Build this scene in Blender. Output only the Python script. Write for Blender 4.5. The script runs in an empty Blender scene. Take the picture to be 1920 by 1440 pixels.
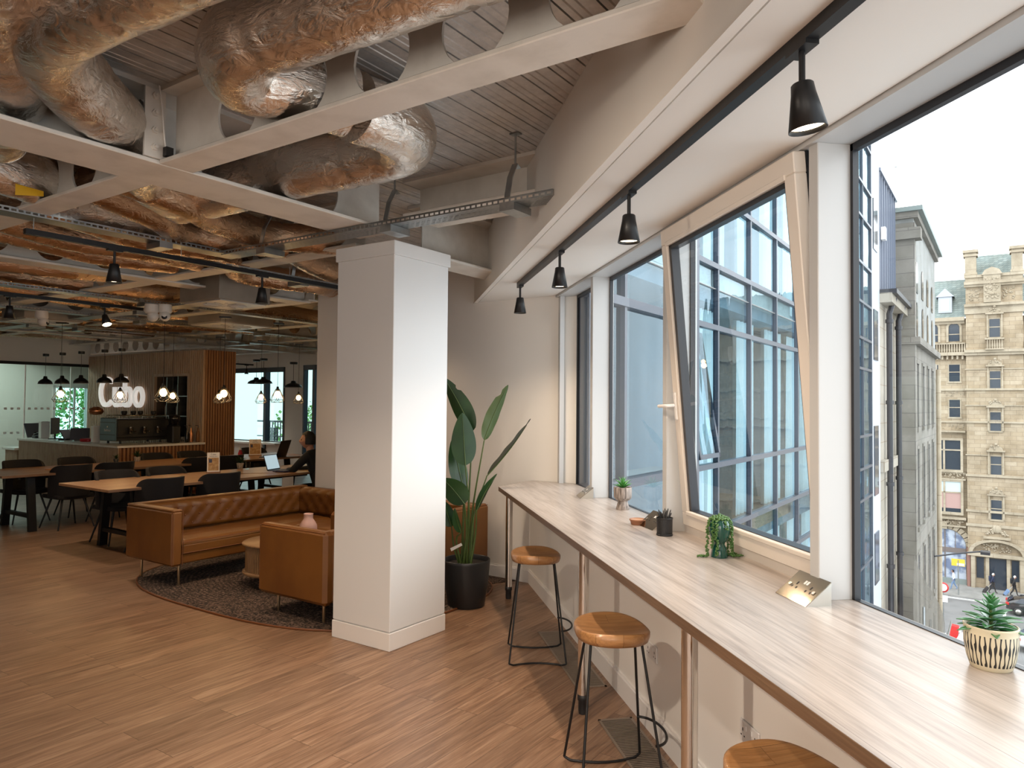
import bpy, math, random
from math import pi, sin, cos, radians, sqrt, atan2
from mathutils import Vector, Matrix, noise
random.seed(7)
SC = bpy.context.scene
COL = SC.collection
# ------------------------------------------------------------------ frames
# world: +Y runs along the window wall; the building's beam grid is turned by GA
GA = radians(45.49)
GX = Vector((cos(GA), sin(GA), 0)); GY = Vector((-sin(GA), cos(GA), 0))
def gp(x, y, z=0.0): return GX*x + GY*y + Vector((0, 0, z))
def win_x(gy): return (1.75 + sin(GA)*gy)/cos(GA)      # grid X where the window wall is met
# ------------------------------------------------------------------ materials
MT = {}
def mat(name, col=(.8,.8,.8), rough=.5, metal=0.0, bump=None, var=None, spec=None, coat=0, emit=None, estr=0, sheen=0, trans=0):
    m = bpy.data.materials.new(name); m.use_nodes = True; nt = m.node_tree; N = nt.nodes; L = nt.links
    b = N['Principled BSDF']; b.inputs['Base Color'].default_value = (*col, 1)
    b.inputs['Roughness'].default_value = rough; b.inputs['Metallic'].default_value = metal
    if spec is not None: b.inputs['Specular IOR Level'].default_value = spec
    if coat: b.inputs['Coat Weight'].default_value = coat
    if sheen: b.inputs['Sheen Weight'].default_value = sheen
    if trans: b.inputs['Transmission Weight'].default_value = trans
    if emit: b.inputs['Emission Color'].default_value = (*emit, 1); b.inputs['Emission Strength'].default_value = estr
    tc = N.new('ShaderNodeTexCoord')
    if bump:
        sc, st, dist = bump[:3]; asp = bump[3] if len(bump) > 3 else (1,1,1)
        mp = N.new('ShaderNodeMapping'); mp.inputs['Scale'].default_value = asp; L.new(tc.outputs['Object'], mp.inputs[0])
        n = N.new('ShaderNodeTexNoise'); n.inputs['Scale'].default_value = sc; n.inputs['Detail'].default_value = 4
        L.new(mp.outputs[0], n.inputs['Vector'])
        bp = N.new('ShaderNodeBump'); bp.inputs['Strength'].default_value = st; bp.inputs['Distance'].default_value = dist
        L.new(n.outputs[0], bp.inputs['Height']); L.new(bp.outputs[0], b.inputs['Normal'])
    if var:
        sc, c2, lo, hi = var[:4]; asp = var[4] if len(var) > 4 else (1,1,1)
        mp = N.new('ShaderNodeMapping'); mp.inputs['Scale'].default_value = asp; L.new(tc.outputs['Object'], mp.inputs[0])
        n = N.new('ShaderNodeTexNoise'); n.inputs['Scale'].default_value = sc; n.inputs['Detail'].default_value = 6
        L.new(mp.outputs[0], n.inputs['Vector'])
        r = N.new('ShaderNodeValToRGB'); r.color_ramp.elements[0].position = lo; r.color_ramp.elements[1].position = hi
        r.color_ramp.elements[0].color = (*col, 1); r.color_ramp.elements[1].color = (*c2, 1)
        L.new(n.outputs[0], r.inputs[0]); L.new(r.outputs[0], b.inputs['Base Color'])
    MT[name] = m; return m
def nodes(name):
    m = bpy.data.materials.new(name); m.use_nodes = True; nt = m.node_tree
    MT[name] = m
    return m, nt.nodes, nt.links, nt.nodes['Principled BSDF'], nt.nodes['Material Output']
def mapping(N, L, sc=(1,1,1), rot=(0,0,0), kind='Object', loc=(0,0,0)):
    tc = N.new('ShaderNodeTexCoord'); mp = N.new('ShaderNodeMapping')
    mp.inputs['Scale'].default_value = sc; mp.inputs['Rotation'].default_value = rot; mp.inputs['Location'].default_value = loc
    L.new(tc.outputs[kind], mp.inputs[0]); return mp.outputs[0]
def ramp(N, L, src, stops):
    r = N.new('ShaderNodeValToRGB'); cr = r.color_ramp
    while len(cr.elements) < len(stops): cr.elements.new(.5)
    for e, (p, c) in zip(cr.elements, stops): e.position = p; e.color = (*c, 1) if len(c) == 3 else c
    L.new(src, r.inputs[0]); return r.outputs[0]
def noise_n(N, L, vec, sc, det=4, dist=0.0, rough=.5):
    n = N.new('ShaderNodeTexNoise'); n.inputs['Scale'].default_value = sc; n.inputs['Detail'].default_value = det
    n.inputs['Distortion'].default_value = dist; n.inputs['Roughness'].default_value = rough
    L.new(vec, n.inputs['Vector']); return n.outputs[0]
def mixc(N, L, f, a, b, mode='MIX'):
    m = N.new('ShaderNodeMix'); m.data_type = 'RGBA'; m.blend_type = mode
    for i, v in ((0, f), (6, a), (7, b)):
        if isinstance(v, (int, float)): m.inputs[i].default_value = v
        elif isinstance(v, tuple): m.inputs[i].default_value = (*v, 1)
        else: L.new(v, m.inputs[i])
    return m.outputs[2]
def add_bump(N, L, b, h, st, dist, prev=None):
    bp = N.new('ShaderNodeBump'); bp.inputs['Strength'].default_value = st; bp.inputs['Distance'].default_value = dist
    L.new(h, bp.inputs['Height'])
    if prev: L.new(prev, bp.inputs['Normal'])
    L.new(bp.outputs[0], b.inputs['Normal']); return bp.outputs[0]

def wood(name, dark, mid, light, along='x', plank=None, rough=.45, grain=1.0, seam=.0015, bumpst=.15, rowshift=.37, coat=0):
    m, N, L, b, o = nodes(name)
    rot = (0,0,0) if along == 'x' else (0,0,radians(90)) if along == 'y' else (0,radians(90),0)
    v = mapping(N, L, (1,1,1), rot)
    col_v = v; fac = None
    if plank:
        br = N.new('ShaderNodeTexBrick'); br.offset = rowshift; br.inputs['Scale'].default_value = 1
        br.inputs['Brick Width'].default_value = plank[0]; br.inputs['Row Height'].default_value = plank[1]
        br.inputs['Mortar Size'].default_value = seam; br.inputs['Mortar Smooth'].default_value = .1
        br.inputs['Color1'].default_value = (0,0,0,1); br.inputs['Color2'].default_value = (1,1,1,1); br.inputs['Mortar'].default_value = (.5,.5,.5,1)
        L.new(v, br.inputs['Vector']); fac = br.outputs['Fac']
        off = N.new('ShaderNodeVectorMath'); off.operation = 'MULTIPLY_ADD'; off.inputs[1].default_value = (7,3,5)
        L.new(br.outputs['Color'], off.inputs[0]); L.new(v, off.inputs[2]); col_v = off.outputs[0]
    mp = N.new('ShaderNodeMapping'); mp.inputs['Scale'].default_value = (1.2*grain, 16*grain, 16*grain); L.new(col_v, mp.inputs[0])
    g1 = noise_n(N, L, mp.outputs[0], 1.6, 8, 1.1, .6)
    mp2 = N.new('ShaderNodeMapping'); mp2.inputs['Scale'].default_value = (3*grain, 90*grain, 90*grain); L.new(col_v, mp2.inputs[0])
    g2 = noise_n(N, L, mp2.outputs[0], 2.0, 4, .2, .6)
    c = ramp(N, L, g1, [(.25, dark), (.5, mid), (.75, light)])
    c2 = ramp(N, L, g2, [(.3, (.72,.72,.72)), (.65, (1.1,1.1,1.1))])
    c = mixc(N, L, .75, c, c2, 'MULTIPLY')
    if plank:
        tone = ramp(N, L, br.outputs['Color'], [(0, (.84,.84,.84)), (1, (1.12,1.12,1.12))])
        c = mixc(N, L, 1.0, c, tone, 'MULTIPLY')
        c = mixc(N, L, fac, c, tuple(x*.35 for x in dark))
    L.new(c, b.inputs['Base Color']); b.inputs['Roughness'].default_value = rough
    if coat: b.inputs['Coat Weight'].default_value = coat
    add_bump(N, L, b, g2, bumpst, .002)
    return m

WHITE = mat('white_paint', (.80,.765,.715), .55, bump=(60,.05,.002))
mat('column_paint', (.74,.74,.735), .5, bump=(50,.05,.002))
mat('skirting_paint', (.80,.77,.74), .4)
mat('steel_paint', (.72,.68,.62), .45, bump=(35,.25,.004), var=(6,(.60,.56,.50),.45,.75))
mat('reveal_paint', (.48,.48,.475), .4); mat('pipe_grey', (.33,.34,.33), .5)
mat('frame_paint', (.68,.62,.555), .4)
mat('frame_black', (.012,.013,.017), .35)
mat('black_metal', (.012,.012,.013), .4, .3)
mat('black_plastic', (.015,.015,.016), .45)
mat('chrome', (.75,.73,.70), .14, 1)
mat('galvanised', (.40,.42,.42), .38, 1, bump=(20,.1,.002), var=(9,(.28,.30,.31),.4,.7))
mat('nickel', (.32,.28,.22), .12, 1)
mat('nickel_side', (.55,.53,.48), .3, 1, bump=(3,.1,.001,(200,1,1)))
mat('leather', (.185,.070,.012), .42, bump=(90,.2,.001), var=(3,(.14,.048,.008),.4,.7))
mat('leather_seam', (.16,.05,.012), .5)
mat('brass', (.62,.50,.33), .3, 1)
mat('dark_fabric', (.007,.005,.005), .85, sheen=.03, bump=(200,.2,.001))
mat('leaf', (.010,.036,.008), .35, bump=(6,.2,.004,(1,8,1)), var=(5,(.018,.062,.012),.4,.7))
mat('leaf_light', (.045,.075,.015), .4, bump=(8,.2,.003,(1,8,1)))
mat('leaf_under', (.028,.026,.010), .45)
mat('stem', (.06,.10,.02), .45)
mat('succulent', (.05,.22,.035), .35, coat=.3)
mat('jade', (.025,.13,.035), .3, coat=.5, var=(12,(.05,.20,.06),.4,.7))
mat('pearls', (.06,.14,.03), .45)
mat('soil', (.02,.014,.01), .95, bump=(80,.8,.01))
mat('pot_black', (.014,.015,.017), .38)
mat('green_glaze', (.004,.055,.040), .12, coat=.6)
mat('terracotta', (.34,.15,.08), .6)
mat('terracotta_in', (.62,.42,.30), .6)
mat('plastic_white', (.72,.70,.68), .35)
mat('white_gloss', (.85,.84,.82), .3)
mat('bar_white', (.80,.77,.72), .3)
mat('paper', (.75,.72,.68), .7)
mat('print_brown', (.36,.20,.08), .6, var=(25,(.50,.34,.16),.4,.6))
mat('print_dark', (.04,.04,.08), .6)
mat('skin', (.42,.22,.15), .5)
mat('hair_black', (.006,.005,.005), .6)
mat('cloth_black', (.006,.007,.009), .85)
mat('navy_cloth', (.02,.03,.07), .8); mat('white_cloth', (.7,.7,.7), .8); mat('jeans', (.15,.24,.40), .8); mat('dark_cloth', (.02,.02,.022), .8)
mat('hair_white', (.65,.62,.58), .7)
mat('teal_enamel', (.10,.17,.20), .35)
mat('red_plastic', (.45,.01,.02), .4); mat('copper', (.62,.28,.14), .3, .9)
mat('vase', (.62,.38,.32), .45)
mat('rubber', (.02,.02,.02), .7)
mat('screen', (.1,.1,.1), .3, emit=(.60,.78,.85), estr=.55)
mat('screen_grey', (.10,.11,.14), .25)
mat('bulb', (1,.8,.5), .3, emit=(1,.62,.24), estr=22)
mat('lamp_face', (1,.9,.7), .3, emit=(1,.80,.52), estr=9)
mat('led', (.85,.84,.82), .3, emit=(1,.94,.88), estr=.35)  # weak glow added to keep the plain white sign letters bright
mat('camera_white', (.70,.66,.60), .35)
mat('dark_glass', (.01,.01,.012), .08)
mat('shelf_dark', (.008,.008,.01), .5)
mat('pack_paper', (.55,.38,.24), .6); mat('pack_white', (.70,.68,.64), .5)
mat('yellow_label', (.65,.36,.01), .5)
mat('asphalt', (.15,.15,.15), .85, bump=(8,.2,.01), var=(.6,(.19,.19,.19),.4,.6))
mat('pavement', (.24,.235,.22), .85, var=(1.5,(.28,.275,.26),.4,.6))
mat('road_paint', (.75,.75,.72), .6)
mat('white_render', (.42,.45,.50), .6)
mat('cladding_blue', (.19,.215,.27), .4, .4)
mat('slate', (.20,.24,.23), .6)
mat('dark_window', (.035,.045,.06), .08)
mat('blind', (.50,.58,.58), .7); mat('pink_blind', (.42,.27,.24), .7)
mat('pipe_black', (.02,.02,.025), .4)
mat('car_black', (.015,.015,.018), .15, coat=1); mat('car_white', (.7,.7,.7), .25, coat=1); mat('car_red_lamp', (.5,.01,.01), .3)
mat('sign_yellow', (.75,.50,.05), .5); mat('sign_red', (.6,.02,.02), .5); mat('pink_granite', (.30,.16,.13), .35)
mat('dark_net', (.10,.095,.085), .9)
mat('frost', (.42,.46,.40), .7)
mat('tree_leaf', (.10,.24,.05), .7)
mat('curtain_white', (.85,.90,.92), .8)
mat('steel_blue', (.045,.06,.085), .35, .3)

wood('floor_wood', (.125,.062,.033), (.265,.150,.088), (.40,.255,.162), 'x', (1.22,.15), .38, 1.0, .0012)
wood('counter_wood', (.205,.165,.14), (.37,.32,.285), (.46,.41,.375), 'y', (60,.26), .28, .55, .0006, .1)
wood('counter_edge', (.10,.055,.03), (.15,.085,.048), (.19,.115,.065), 'y', None, .5)
wood('table_wood', (.17,.085,.04), (.28,.15,.075), (.36,.21,.11), 'x', None, .4, .8)
wood('coffee_oak', (.16,.085,.038), (.26,.145,.068), (.33,.20,.10), 'x', None, .4, .8)
wood('stool_wood', (.20,.085,.028), (.36,.175,.065), (.46,.25,.11), 'x', (2,.075), .32, 1.2, .0006, coat=.2)
wood('slat_wood', (.36,.235,.150), (.50,.35,.24), (.60,.44,.31), 'z', None, .5, 1.0)
wood('slat_warm', (.22,.10,.045), (.32,.155,.07), (.40,.21,.10), 'z', None, .5, 1.0)
wood('reed_wood', (.17,.085,.035), (.25,.135,.058), (.31,.175,.08), 'z', None, .45, 1.0)

def foil(name, tint, amp=1.0):
    m, N, L, b, o = nodes(name)
    v = mapping(N, L, (1,1,1))
    b.inputs['Metallic'].default_value = 1; b.inputs['Base Color'].default_value = (*tint, 1)
    w = noise_n(N, L, mapping(N, L, (3,3,9), (.5,.3,.2)), 3.0, 6, 1.8, .55)
    w2 = noise_n(N, L, v, 38, 3, .8, .6)
    r = ramp(N, L, noise_n(N, L, v, 6, 3), [(.3, (.16,.16,.16)), (.7, (.34,.34,.34))])
    L.new(r, b.inputs['Roughness'])
    p = add_bump(N, L, b, w, .55*amp, .022); add_bump(N, L, b, w2, .35*amp, .006, p)
    return m
foil('foil_silver', (.86,.79,.72)); foil('foil_bronze', (.60,.41,.27))  # second tint paints the brown floor's reflection into the silver foil

def rib_material():
    m, N, L, b, o = nodes('deck_zinc')
    v = mapping(N, L)
    c = ramp(N, L, noise_n(N, L, v, 14, 5, 0, .7), [(.3, (.46,.44,.42)), (.7, (.64,.61,.58))])
    L.new(c, b.inputs['Base Color']); b.inputs['Metallic'].default_value = .45; b.inputs['Roughness'].default_value = .45
rib_material()
def perforated():
    m, N, L, b, o = nodes('perforated_zinc')
    b.inputs['Metallic'].default_value = 1; b.inputs['Roughness'].default_value = .38; b.inputs['Base Color'].default_value = (.34,.34,.33,1)
    v = mapping(N, L)
    br = N.new('ShaderNodeTexBrick'); br.inputs['Scale'].default_value = 1; br.inputs['Brick Width'].default_value = .045
    br.inputs['Row Height'].default_value = .022; br.inputs['Mortar Size'].default_value = .007; br.inputs['Mortar Smooth'].default_value = 0
    L.new(v, br.inputs['Vector'])
    t = N.new('ShaderNodeBsdfTransparent'); mx = N.new('ShaderNodeMixShader')
    L.new(br.outputs['Fac'], mx.inputs[0]); L.new(t.outputs[0], mx.inputs[1]); L.new(b.outputs[0], mx.inputs[2]); L.new(mx.outputs[0], o.inputs[0])
perforated()
def glass(name, tint, ior=1.45, rough=0.0, wavy=None, extra=0.0, gt=(1,1,1)):
    m, N, L, b, o = nodes(name); N.remove(b)
    t = N.new('ShaderNodeBsdfTransparent'); t.inputs[0].default_value = (*tint, 1)
    g = N.new('ShaderNodeBsdfGlossy'); g.inputs['Roughness'].default_value = rough; g.inputs['Color'].default_value = (*gt, 1)
    fr = N.new('ShaderNodeFresnel'); fr.inputs[0].default_value = ior
    ge = N.new('ShaderNodeNewGeometry'); bk = N.new('ShaderNodeMath'); bk.operation = 'MULTIPLY_ADD'; bk.inputs[1].default_value = 1/ior-ior; bk.inputs[2].default_value = ior
    L.new(ge.outputs['Backfacing'], bk.inputs[0]); L.new(bk.outputs[0], fr.inputs[0])      # same reflectance from either side of the thin pane
    ad = N.new('ShaderNodeMath'); ad.operation = 'ADD'; ad.use_clamp = True; ad.inputs[1].default_value = extra
    L.new(fr.outputs[0], ad.inputs[0])
    mx = N.new('ShaderNodeMixShader'); L.new(ad.outputs[0], mx.inputs[0]); L.new(t.outputs[0], mx.inputs[1]); L.new(g.outputs[0], mx.inputs[2])
    L.new(mx.outputs[0], o.inputs[0])
    if wavy:
        n = noise_n(N, L, mapping(N, L, wavy[1]), wavy[0], 2, .5)
        bp = N.new('ShaderNodeBump'); bp.inputs['Strength'].default_value = wavy[2]; bp.inputs['Distance'].default_value = wavy[3]
        L.new(n, bp.inputs['Height']); L.new(bp.outputs[0], g.inputs['Normal']); L.new(bp.outputs[0], fr.inputs['Normal'])
glass('window_glass', (.93,.96,.96))
glass('facade_glass', (.56,.70,.75), 1.45, 0.0, (1.0,(1.2,1.2,.35),.35,.05), .06, (.58,.72,.80))
glass('mirror_glass', (.25,.32,.36), 1.5, 0.0, (1.0,(1,1,.4),.2,.04), .55, (.80,.90,.97))
glass('green_glass', (.60,.84,.81), 1.45)
glass('bulb_glass', (1,.86,.62), 1.4)
def stone(name, a, c, w=.9, h=.38, mortar=(.22,.17,.12)):
    m, N, L, b, o = nodes(name)
    tc = N.new('ShaderNodeTexCoord'); sp = N.new('ShaderNodeSeparateXYZ'); L.new(tc.outputs['Object'], sp.inputs[0])
    ad = N.new('ShaderNodeMath'); L.new(sp.outputs[0], ad.inputs[0]); L.new(sp.outputs[1], ad.inputs[1])
    cb = N.new('ShaderNodeCombineXYZ'); L.new(ad.outputs[0], cb.inputs[0]); L.new(sp.outputs[2], cb.inputs[1])
    br = N.new('ShaderNodeTexBrick'); br.inputs['Scale'].default_value = 1; br.inputs['Brick Width'].default_value = w
    br.inputs['Row Height'].default_value = h; br.inputs['Mortar Size'].default_value = .012
    br.inputs['Color1'].default_value = (*a, 1); br.inputs['Color2'].default_value = (*c, 1); br.inputs['Mortar'].default_value = (*mortar, 1)
    L.new(cb.outputs[0], br.inputs['Vector'])
    n = noise_n(N, L, tc.outputs['Object'], .7, 6, 0, .65)
    st = ramp(N, L, n, [(.3, (.72,.70,.66)), (.6, (1.08,1.08,1.08))])
    L.new(mixc(N, L, 1.0, br.outputs['Color'], st, 'MULTIPLY'), b.inputs['Base Color']); b.inputs['Roughness'].default_value = .9
stone('sandstone', (.34,.265,.175), (.42,.345,.25)); stone('sandstone_trim', (.38,.32,.235), (.40,.34,.255), 2.5, 1.2)
stone('grey_stone', (.20,.19,.165), (.23,.215,.19), 1.2, .5, (.14,.13,.12)); stone('grey_render', (.29,.30,.29), (.30,.31,.30), 9, 9, (.28,.28,.28))
stone('slate_tiles', (.17,.21,.20), (.25,.29,.27), .35, .22, (.10,.12,.12)); stone('cream_stone', (.30,.27,.22), (.33,.30,.25), 1.4, .6)
def braided():
    m, N, L, b, o = nodes('braided_rug')
    tc = N.new('ShaderNodeTexCoord'); mp = N.new('ShaderNodeMapping'); mp.inputs['Scale'].default_value = (1, .72, 1)
    L.new(tc.outputs['Object'], mp.inputs[0])
    w = N.new('ShaderNodeTexWave'); w.wave_type = 'RINGS'; w.rings_direction = 'Z'; w.inputs['Scale'].default_value = 9; w.inputs['Distortion'].default_value = 1.2
    w.inputs['Detail'].default_value = 1; w.inputs['Detail Scale'].default_value = 8
    L.new(mp.outputs[0], w.inputs['Vector'])
    vo = N.new('ShaderNodeTexVoronoi'); vo.inputs['Scale'].default_value = 75; L.new(tc.outputs['Object'], vo.inputs['Vector'])
    c = ramp(N, L, vo.outputs['Color'], [(.25, (.012,.008,.006)), (.5, (.075,.042,.027)), (.8, (.20,.13,.09))])
    c = mixc(N, L, .6, c, ramp(N, L, w.outputs[0], [(.2, (.35,.35,.35)), (.7, (1.2,1.2,1.2))]), 'MULTIPLY')
    L.new(c, b.inputs['Base Color']); b.inputs['Roughness'].default_value = .95
    add_bump(N, L, b, vo.outputs['Distance'], .8, .01)
braided()
def stripes_pot():
    m, N, L, b, o = nodes('striped_glaze')
    tc = N.new('ShaderNodeTexCoord'); sp = N.new('ShaderNodeSeparateXYZ'); L.new(tc.outputs['Object'], sp.inputs[0])
    at = N.new('ShaderNodeMath'); at.operation = 'ARCTAN2'; L.new(sp.outputs[1], at.inputs[0]); L.new(sp.outputs[0], at.inputs[1])
    def mth(op, a, b_=None):
        n = N.new('ShaderNodeMath'); n.operation = op
        for i, v in enumerate((a, b_)):
            if v is None: continue
            if isinstance(v, (int, float)): n.inputs[i].default_value = v
            else: L.new(v, n.inputs[i])
        return n.outputs[0]
    k = mth('MULTIPLY', at.outputs[0], 34); wz = mth('MULTIPLY', sp.outputs[2], 125)
    par = mth('MULTIPLY', mth('SINE', mth('MULTIPLY', at.outputs[0], 17)), 1.0)
    ph = mth('ADD', k, mth('MULTIPLY', mth('SINE', mth('ADD', wz, mth('MULTIPLY', par, 2.2))), .75))
    s = mth('SINE', ph); on = mth('GREATER_THAN', s, .25)
    inz = mth('MULTIPLY', mth('GREATER_THAN', sp.outputs[2], .014), mth('LESS_THAN', sp.outputs[2], .098))
    f = mth('MULTIPLY', on, inz)
    L.new(mixc(N, L, f, (.56,.50,.36), (.012,.012,.012)), b.inputs['Base Color']); b.inputs['Roughness'].default_value = .45
stripes_pot()
def grooved(name, c1, c2):
    m, N, L, b, o = nodes(name)
    v = mapping(N, L, (60,60,7)); n = noise_n(N, L, v, 1.5, 4, .3)
    L.new(ramp(N, L, n, [(.35, c1), (.62, c2)]), b.inputs['Base Color']); b.inputs['Roughness'].default_value = .55; add_bump(N, L, b, n, .5, .004)
grooved('stoneware', (.10,.075,.06), (.36,.30,.26)); 
def tuft(): return MT['leather']
# ------------------------------------------------------------------ mesh builder
class MB:
    def __init__(s): s.v = []; s.f = []; s.sm = []; s.mi = []; s.cm = 0
    def add(s, vs, fs, M=None, smooth=False):
        o = len(s.v)
        for p in vs:
            p = Vector(p); s.v.append(M @ p if M else p)
        for f in fs: s.f.append(tuple(i+o for i in f)); s.sm.append(smooth); s.mi.append(s.cm)
        return s
    def box(s, lo, hi, M=None, bev=0.0):
        x0,y0,z0 = lo; x1,y1,z1 = hi
        if bev > 0:
            bev = min(bev, abs(x1-x0)*.49, abs(y1-y0)*.49, abs(z1-z0)*.49)
            vs = []; idx = {}
            for i,(a,sx) in enumerate(((x0,1),(x1,-1))):
                for j,(b,sy) in enumerate(((y0,1),(y1,-1))):
                    for k,(c,sz) in enumerate(((z0,1),(z1,-1))):
                        idx[i,j,k] = len(vs)
                        vs += [(a, b+sy*bev, c+sz*bev), (a+sx*bev, b, c+sz*bev), (a+sx*bev, b+sy*bev, c)]
            I = idx; fs = []
            for i in (0,1): fs.append([I[i,0,0], I[i,1,0], I[i,1,1], I[i,0,1]])
            for j in (0,1): fs.append([I[0,j,0]+1, I[1,j,0]+1, I[1,j,1]+1, I[0,j,1]+1])
            for k in (0,1): fs.append([I[0,0,k]+2, I[1,0,k]+2, I[1,1,k]+2, I[0,1,k]+2])
            for j in (0,1):
                for k in (0,1): fs.append([I[0,j,k]+1, I[1,j,k]+1, I[1,j,k]+2, I[0,j,k]+2])
            for i in (0,1):
                for k in (0,1): fs.append([I[i,0,k], I[i,1,k], I[i,1,k]+2, I[i,0,k]+2])
            for i in (0,1):
                for j in (0,1): fs.append([I[i,j,0], I[i,j,1], I[i,j,1]+1, I[i,j,0]+1])
            for i in (0,1):
                for j in (0,1):
                    for k in (0,1): fs.append([I[i,j,k], I[i,j,k]+1, I[i,j,k]+2])
            return s.add(vs, fs, M)
        vs = [(x0,y0,z0),(x1,y0,z0),(x1,y1,z0),(x0,y1,z0),(x0,y0,z1),(x1,y0,z1),(x1,y1,z1),(x0,y1,z1)]
        return s.add(vs, [(3,2,1,0),(4,5,6,7),(0,1,5,4),(1,2,6,5),(2,3,7,6),(3,0,4,7)], M)
    def prism(s, poly, z0, z1, M=None):
        n = len(poly)
        vs = [(x,y,z0) for x,y in poly] + [(x,y,z1) for x,y in poly]
        fs = [tuple(reversed(range(n))), tuple(range(n,2*n))] + [(i,(i+1)%n,n+(i+1)%n,n+i) for i in range(n)]
        return s.add(vs, fs, M)
    def tube(s, pts, r, seg=10, M=None, cap=True, closed=False, smooth=True):
        pts = [Vector(p) for p in pts]; n = len(pts)
        rs = r if isinstance(r, (list, tuple)) else [r]*n
        T = []
        for i in range(n):
            a = pts[i-1] if (i > 0 or closed) else pts[0]; c = pts[(i+1) % n] if (i < n-1 or closed) else pts[-1]
            t = (c-a); T.append(t.normalized() if t.length > 1e-9 else Vector((0,0,1)))
        up = Vector((0,0,1)) if abs(T[0].z) < .9 else Vector((1,0,0))
        u = T[0].cross(up).normalized(); vs = []
        for i in range(n):
            u = (u - T[i]*u.dot(T[i])).normalized(); w = T[i].cross(u)
            for k in range(seg):
                a = 2*pi*k/seg; vs.append(pts[i] + (u*cos(a) + w*sin(a))*rs[i])
        fs = []
        for i in range(n if closed else n-1):
            j = (i+1) % n
            for k in range(seg): fs.append((i*seg+k, i*seg+(k+1)%seg, j*seg+(k+1)%seg, j*seg+k))
        s.add(vs, fs, M, smooth)
        if cap and not closed: s.add(vs[:seg], [tuple(reversed(range(seg)))], M); s.add(vs[-seg:], [tuple(range(seg))], M)
        return s
    def lathe(s, prof, c=(0,0,0), seg=28, M=None, smooth=True, cap=True):
        vs = []; n = len(prof)
        for r, z in prof:
            for k in range(seg):
                a = 2*pi*k/seg; vs.append((c[0]+r*cos(a), c[1]+r*sin(a), c[2]+z))
        fs = []
        for i in range(n-1):
            for k in range(seg): fs.append((i*seg+k, i*seg+(k+1)%seg, (i+1)*seg+(k+1)%seg, (i+1)*seg+k))
        s.add(vs, fs, M, smooth)
        if cap:
            if prof[0][0] > 1e-4: s.add(vs[:seg], [tuple(reversed(range(seg)))], M)
            if prof[-1][0] > 1e-4: s.add(vs[-seg:], [tuple(range(seg))], M)
        return s
    def grid(s, fn, nu, nv, M=None, smooth=True):
        vs = [fn(i/nu, j/nv) for j in range(nv+1) for i in range(nu+1)]
        fs = [(j*(nu+1)+i, j*(nu+1)+i+1, (j+1)*(nu+1)+i+1, (j+1)*(nu+1)+i) for j in range(nv) for i in range(nu)]
        return s.add(vs, fs, M, smooth)
    def ball(s, c, r, seg=12, M=None, sq=(1,1,1)):
        n = max(4, seg//2); vs = []; fs = []
        for i in range(n+1):
            t = pi*i/n
            for k in range(seg):
                a = 2*pi*k/seg; vs.append((c[0]+r*sq[0]*sin(t)*cos(a), c[1]+r*sq[1]*sin(t)*sin(a), c[2]-r*sq[2]*cos(t)))
        for i in range(n):
            for k in range(seg): fs.append((i*seg+k, i*seg+(k+1)%seg, (i+1)*seg+(k+1)%seg, (i+1)*seg+k))
        return s.add(vs, fs, M, True)
    def build(s, name, m, parent=None, loc=None, rz=0.0):
        me = bpy.data.meshes.new(name); me.from_pydata([tuple(v) for v in s.v], [], s.f)
        me.polygons.foreach_set('use_smooth', s.sm)
        ms = m if isinstance(m, (list, tuple)) else [m]
        for x in ms: me.materials.append(MT[x])
        if len(ms) > 1: me.polygons.foreach_set('material_index', s.mi)
        me.update(); me.validate()
        o = bpy.data.objects.new(name, me); COL.objects.link(o)
        if loc is not None: o.location = loc
        o.rotation_euler[2] = rz
        if parent: o.parent = parent
        return o
def T(x=0, y=0, z=0): return Matrix.Translation((x,y,z))
def RZ(a): return Matrix.Rotation(a, 4, 'Z')
def RX(a): return Matrix.Rotation(a, 4, 'X')
def RY(a): return Matrix.Rotation(a, 4, 'Y')
def tag(o, label=None, cat=None, group=None, kind=None):
    if label: o['label'] = label
    if cat: o['category'] = cat
    if group: o['group'] = group
    if kind: o['kind'] = kind
    return o
def text(name, s, size, m, parent=None, ext=.0005, **kw):
    cu = bpy.data.curves.new(name, 'FONT'); cu.body = s; cu.size = size; cu.extrude = ext
    for k, v in kw.items(): setattr(cu, k, v)
    q = bpy.data.objects.new(name, cu); COL.objects.link(q); bpy.context.view_layer.update()
    me = bpy.data.meshes.new_from_object(q.evaluated_get(bpy.context.evaluated_depsgraph_get()))
    bpy.data.objects.remove(q); me.name = name
    o = bpy.data.objects.new(name, me); COL.objects.link(o); me.materials.clear(); me.materials.append(MT[m])
    if parent: o.parent = parent
    return o
def thing(name, label, cat, loc=(0,0,0), rz=0.0, group=None):
    o = bpy.data.objects.new(name, None); COL.objects.link(o); o.location = loc; o.rotation_euler[2] = rz
    o.empty_display_size = .1
    return tag(o, label, cat, group)
def struct(name, mb, m, rz=0.0, parent=None, loc=None):
    o = mb.build(name, m, parent, loc, rz)
    if not parent: o['kind'] = 'structure'
    return o
KIDS = {}
def copy_tree(o, parent=None):
    c = o.copy(); COL.objects.link(c)
    if parent: c.parent = parent
    for ch in [x for x in bpy.data.objects if x.parent == o]: copy_tree(ch, c)
    return c
def inst(proto, used, loc, rz, label, group=None):
    o = proto if not used else copy_tree(proto)
    o.location = loc; o.rotation_euler[2] = rz; o['label'] = label
    if group: o['group'] = group
    return o
def arc(cx, cy, r, a0, a1, n, z=0): return [(cx+r*cos(a0+(a1-a0)*i/n), cy+r*sin(a0+(a1-a0)*i/n), z) for i in range(n+1)]
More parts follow.
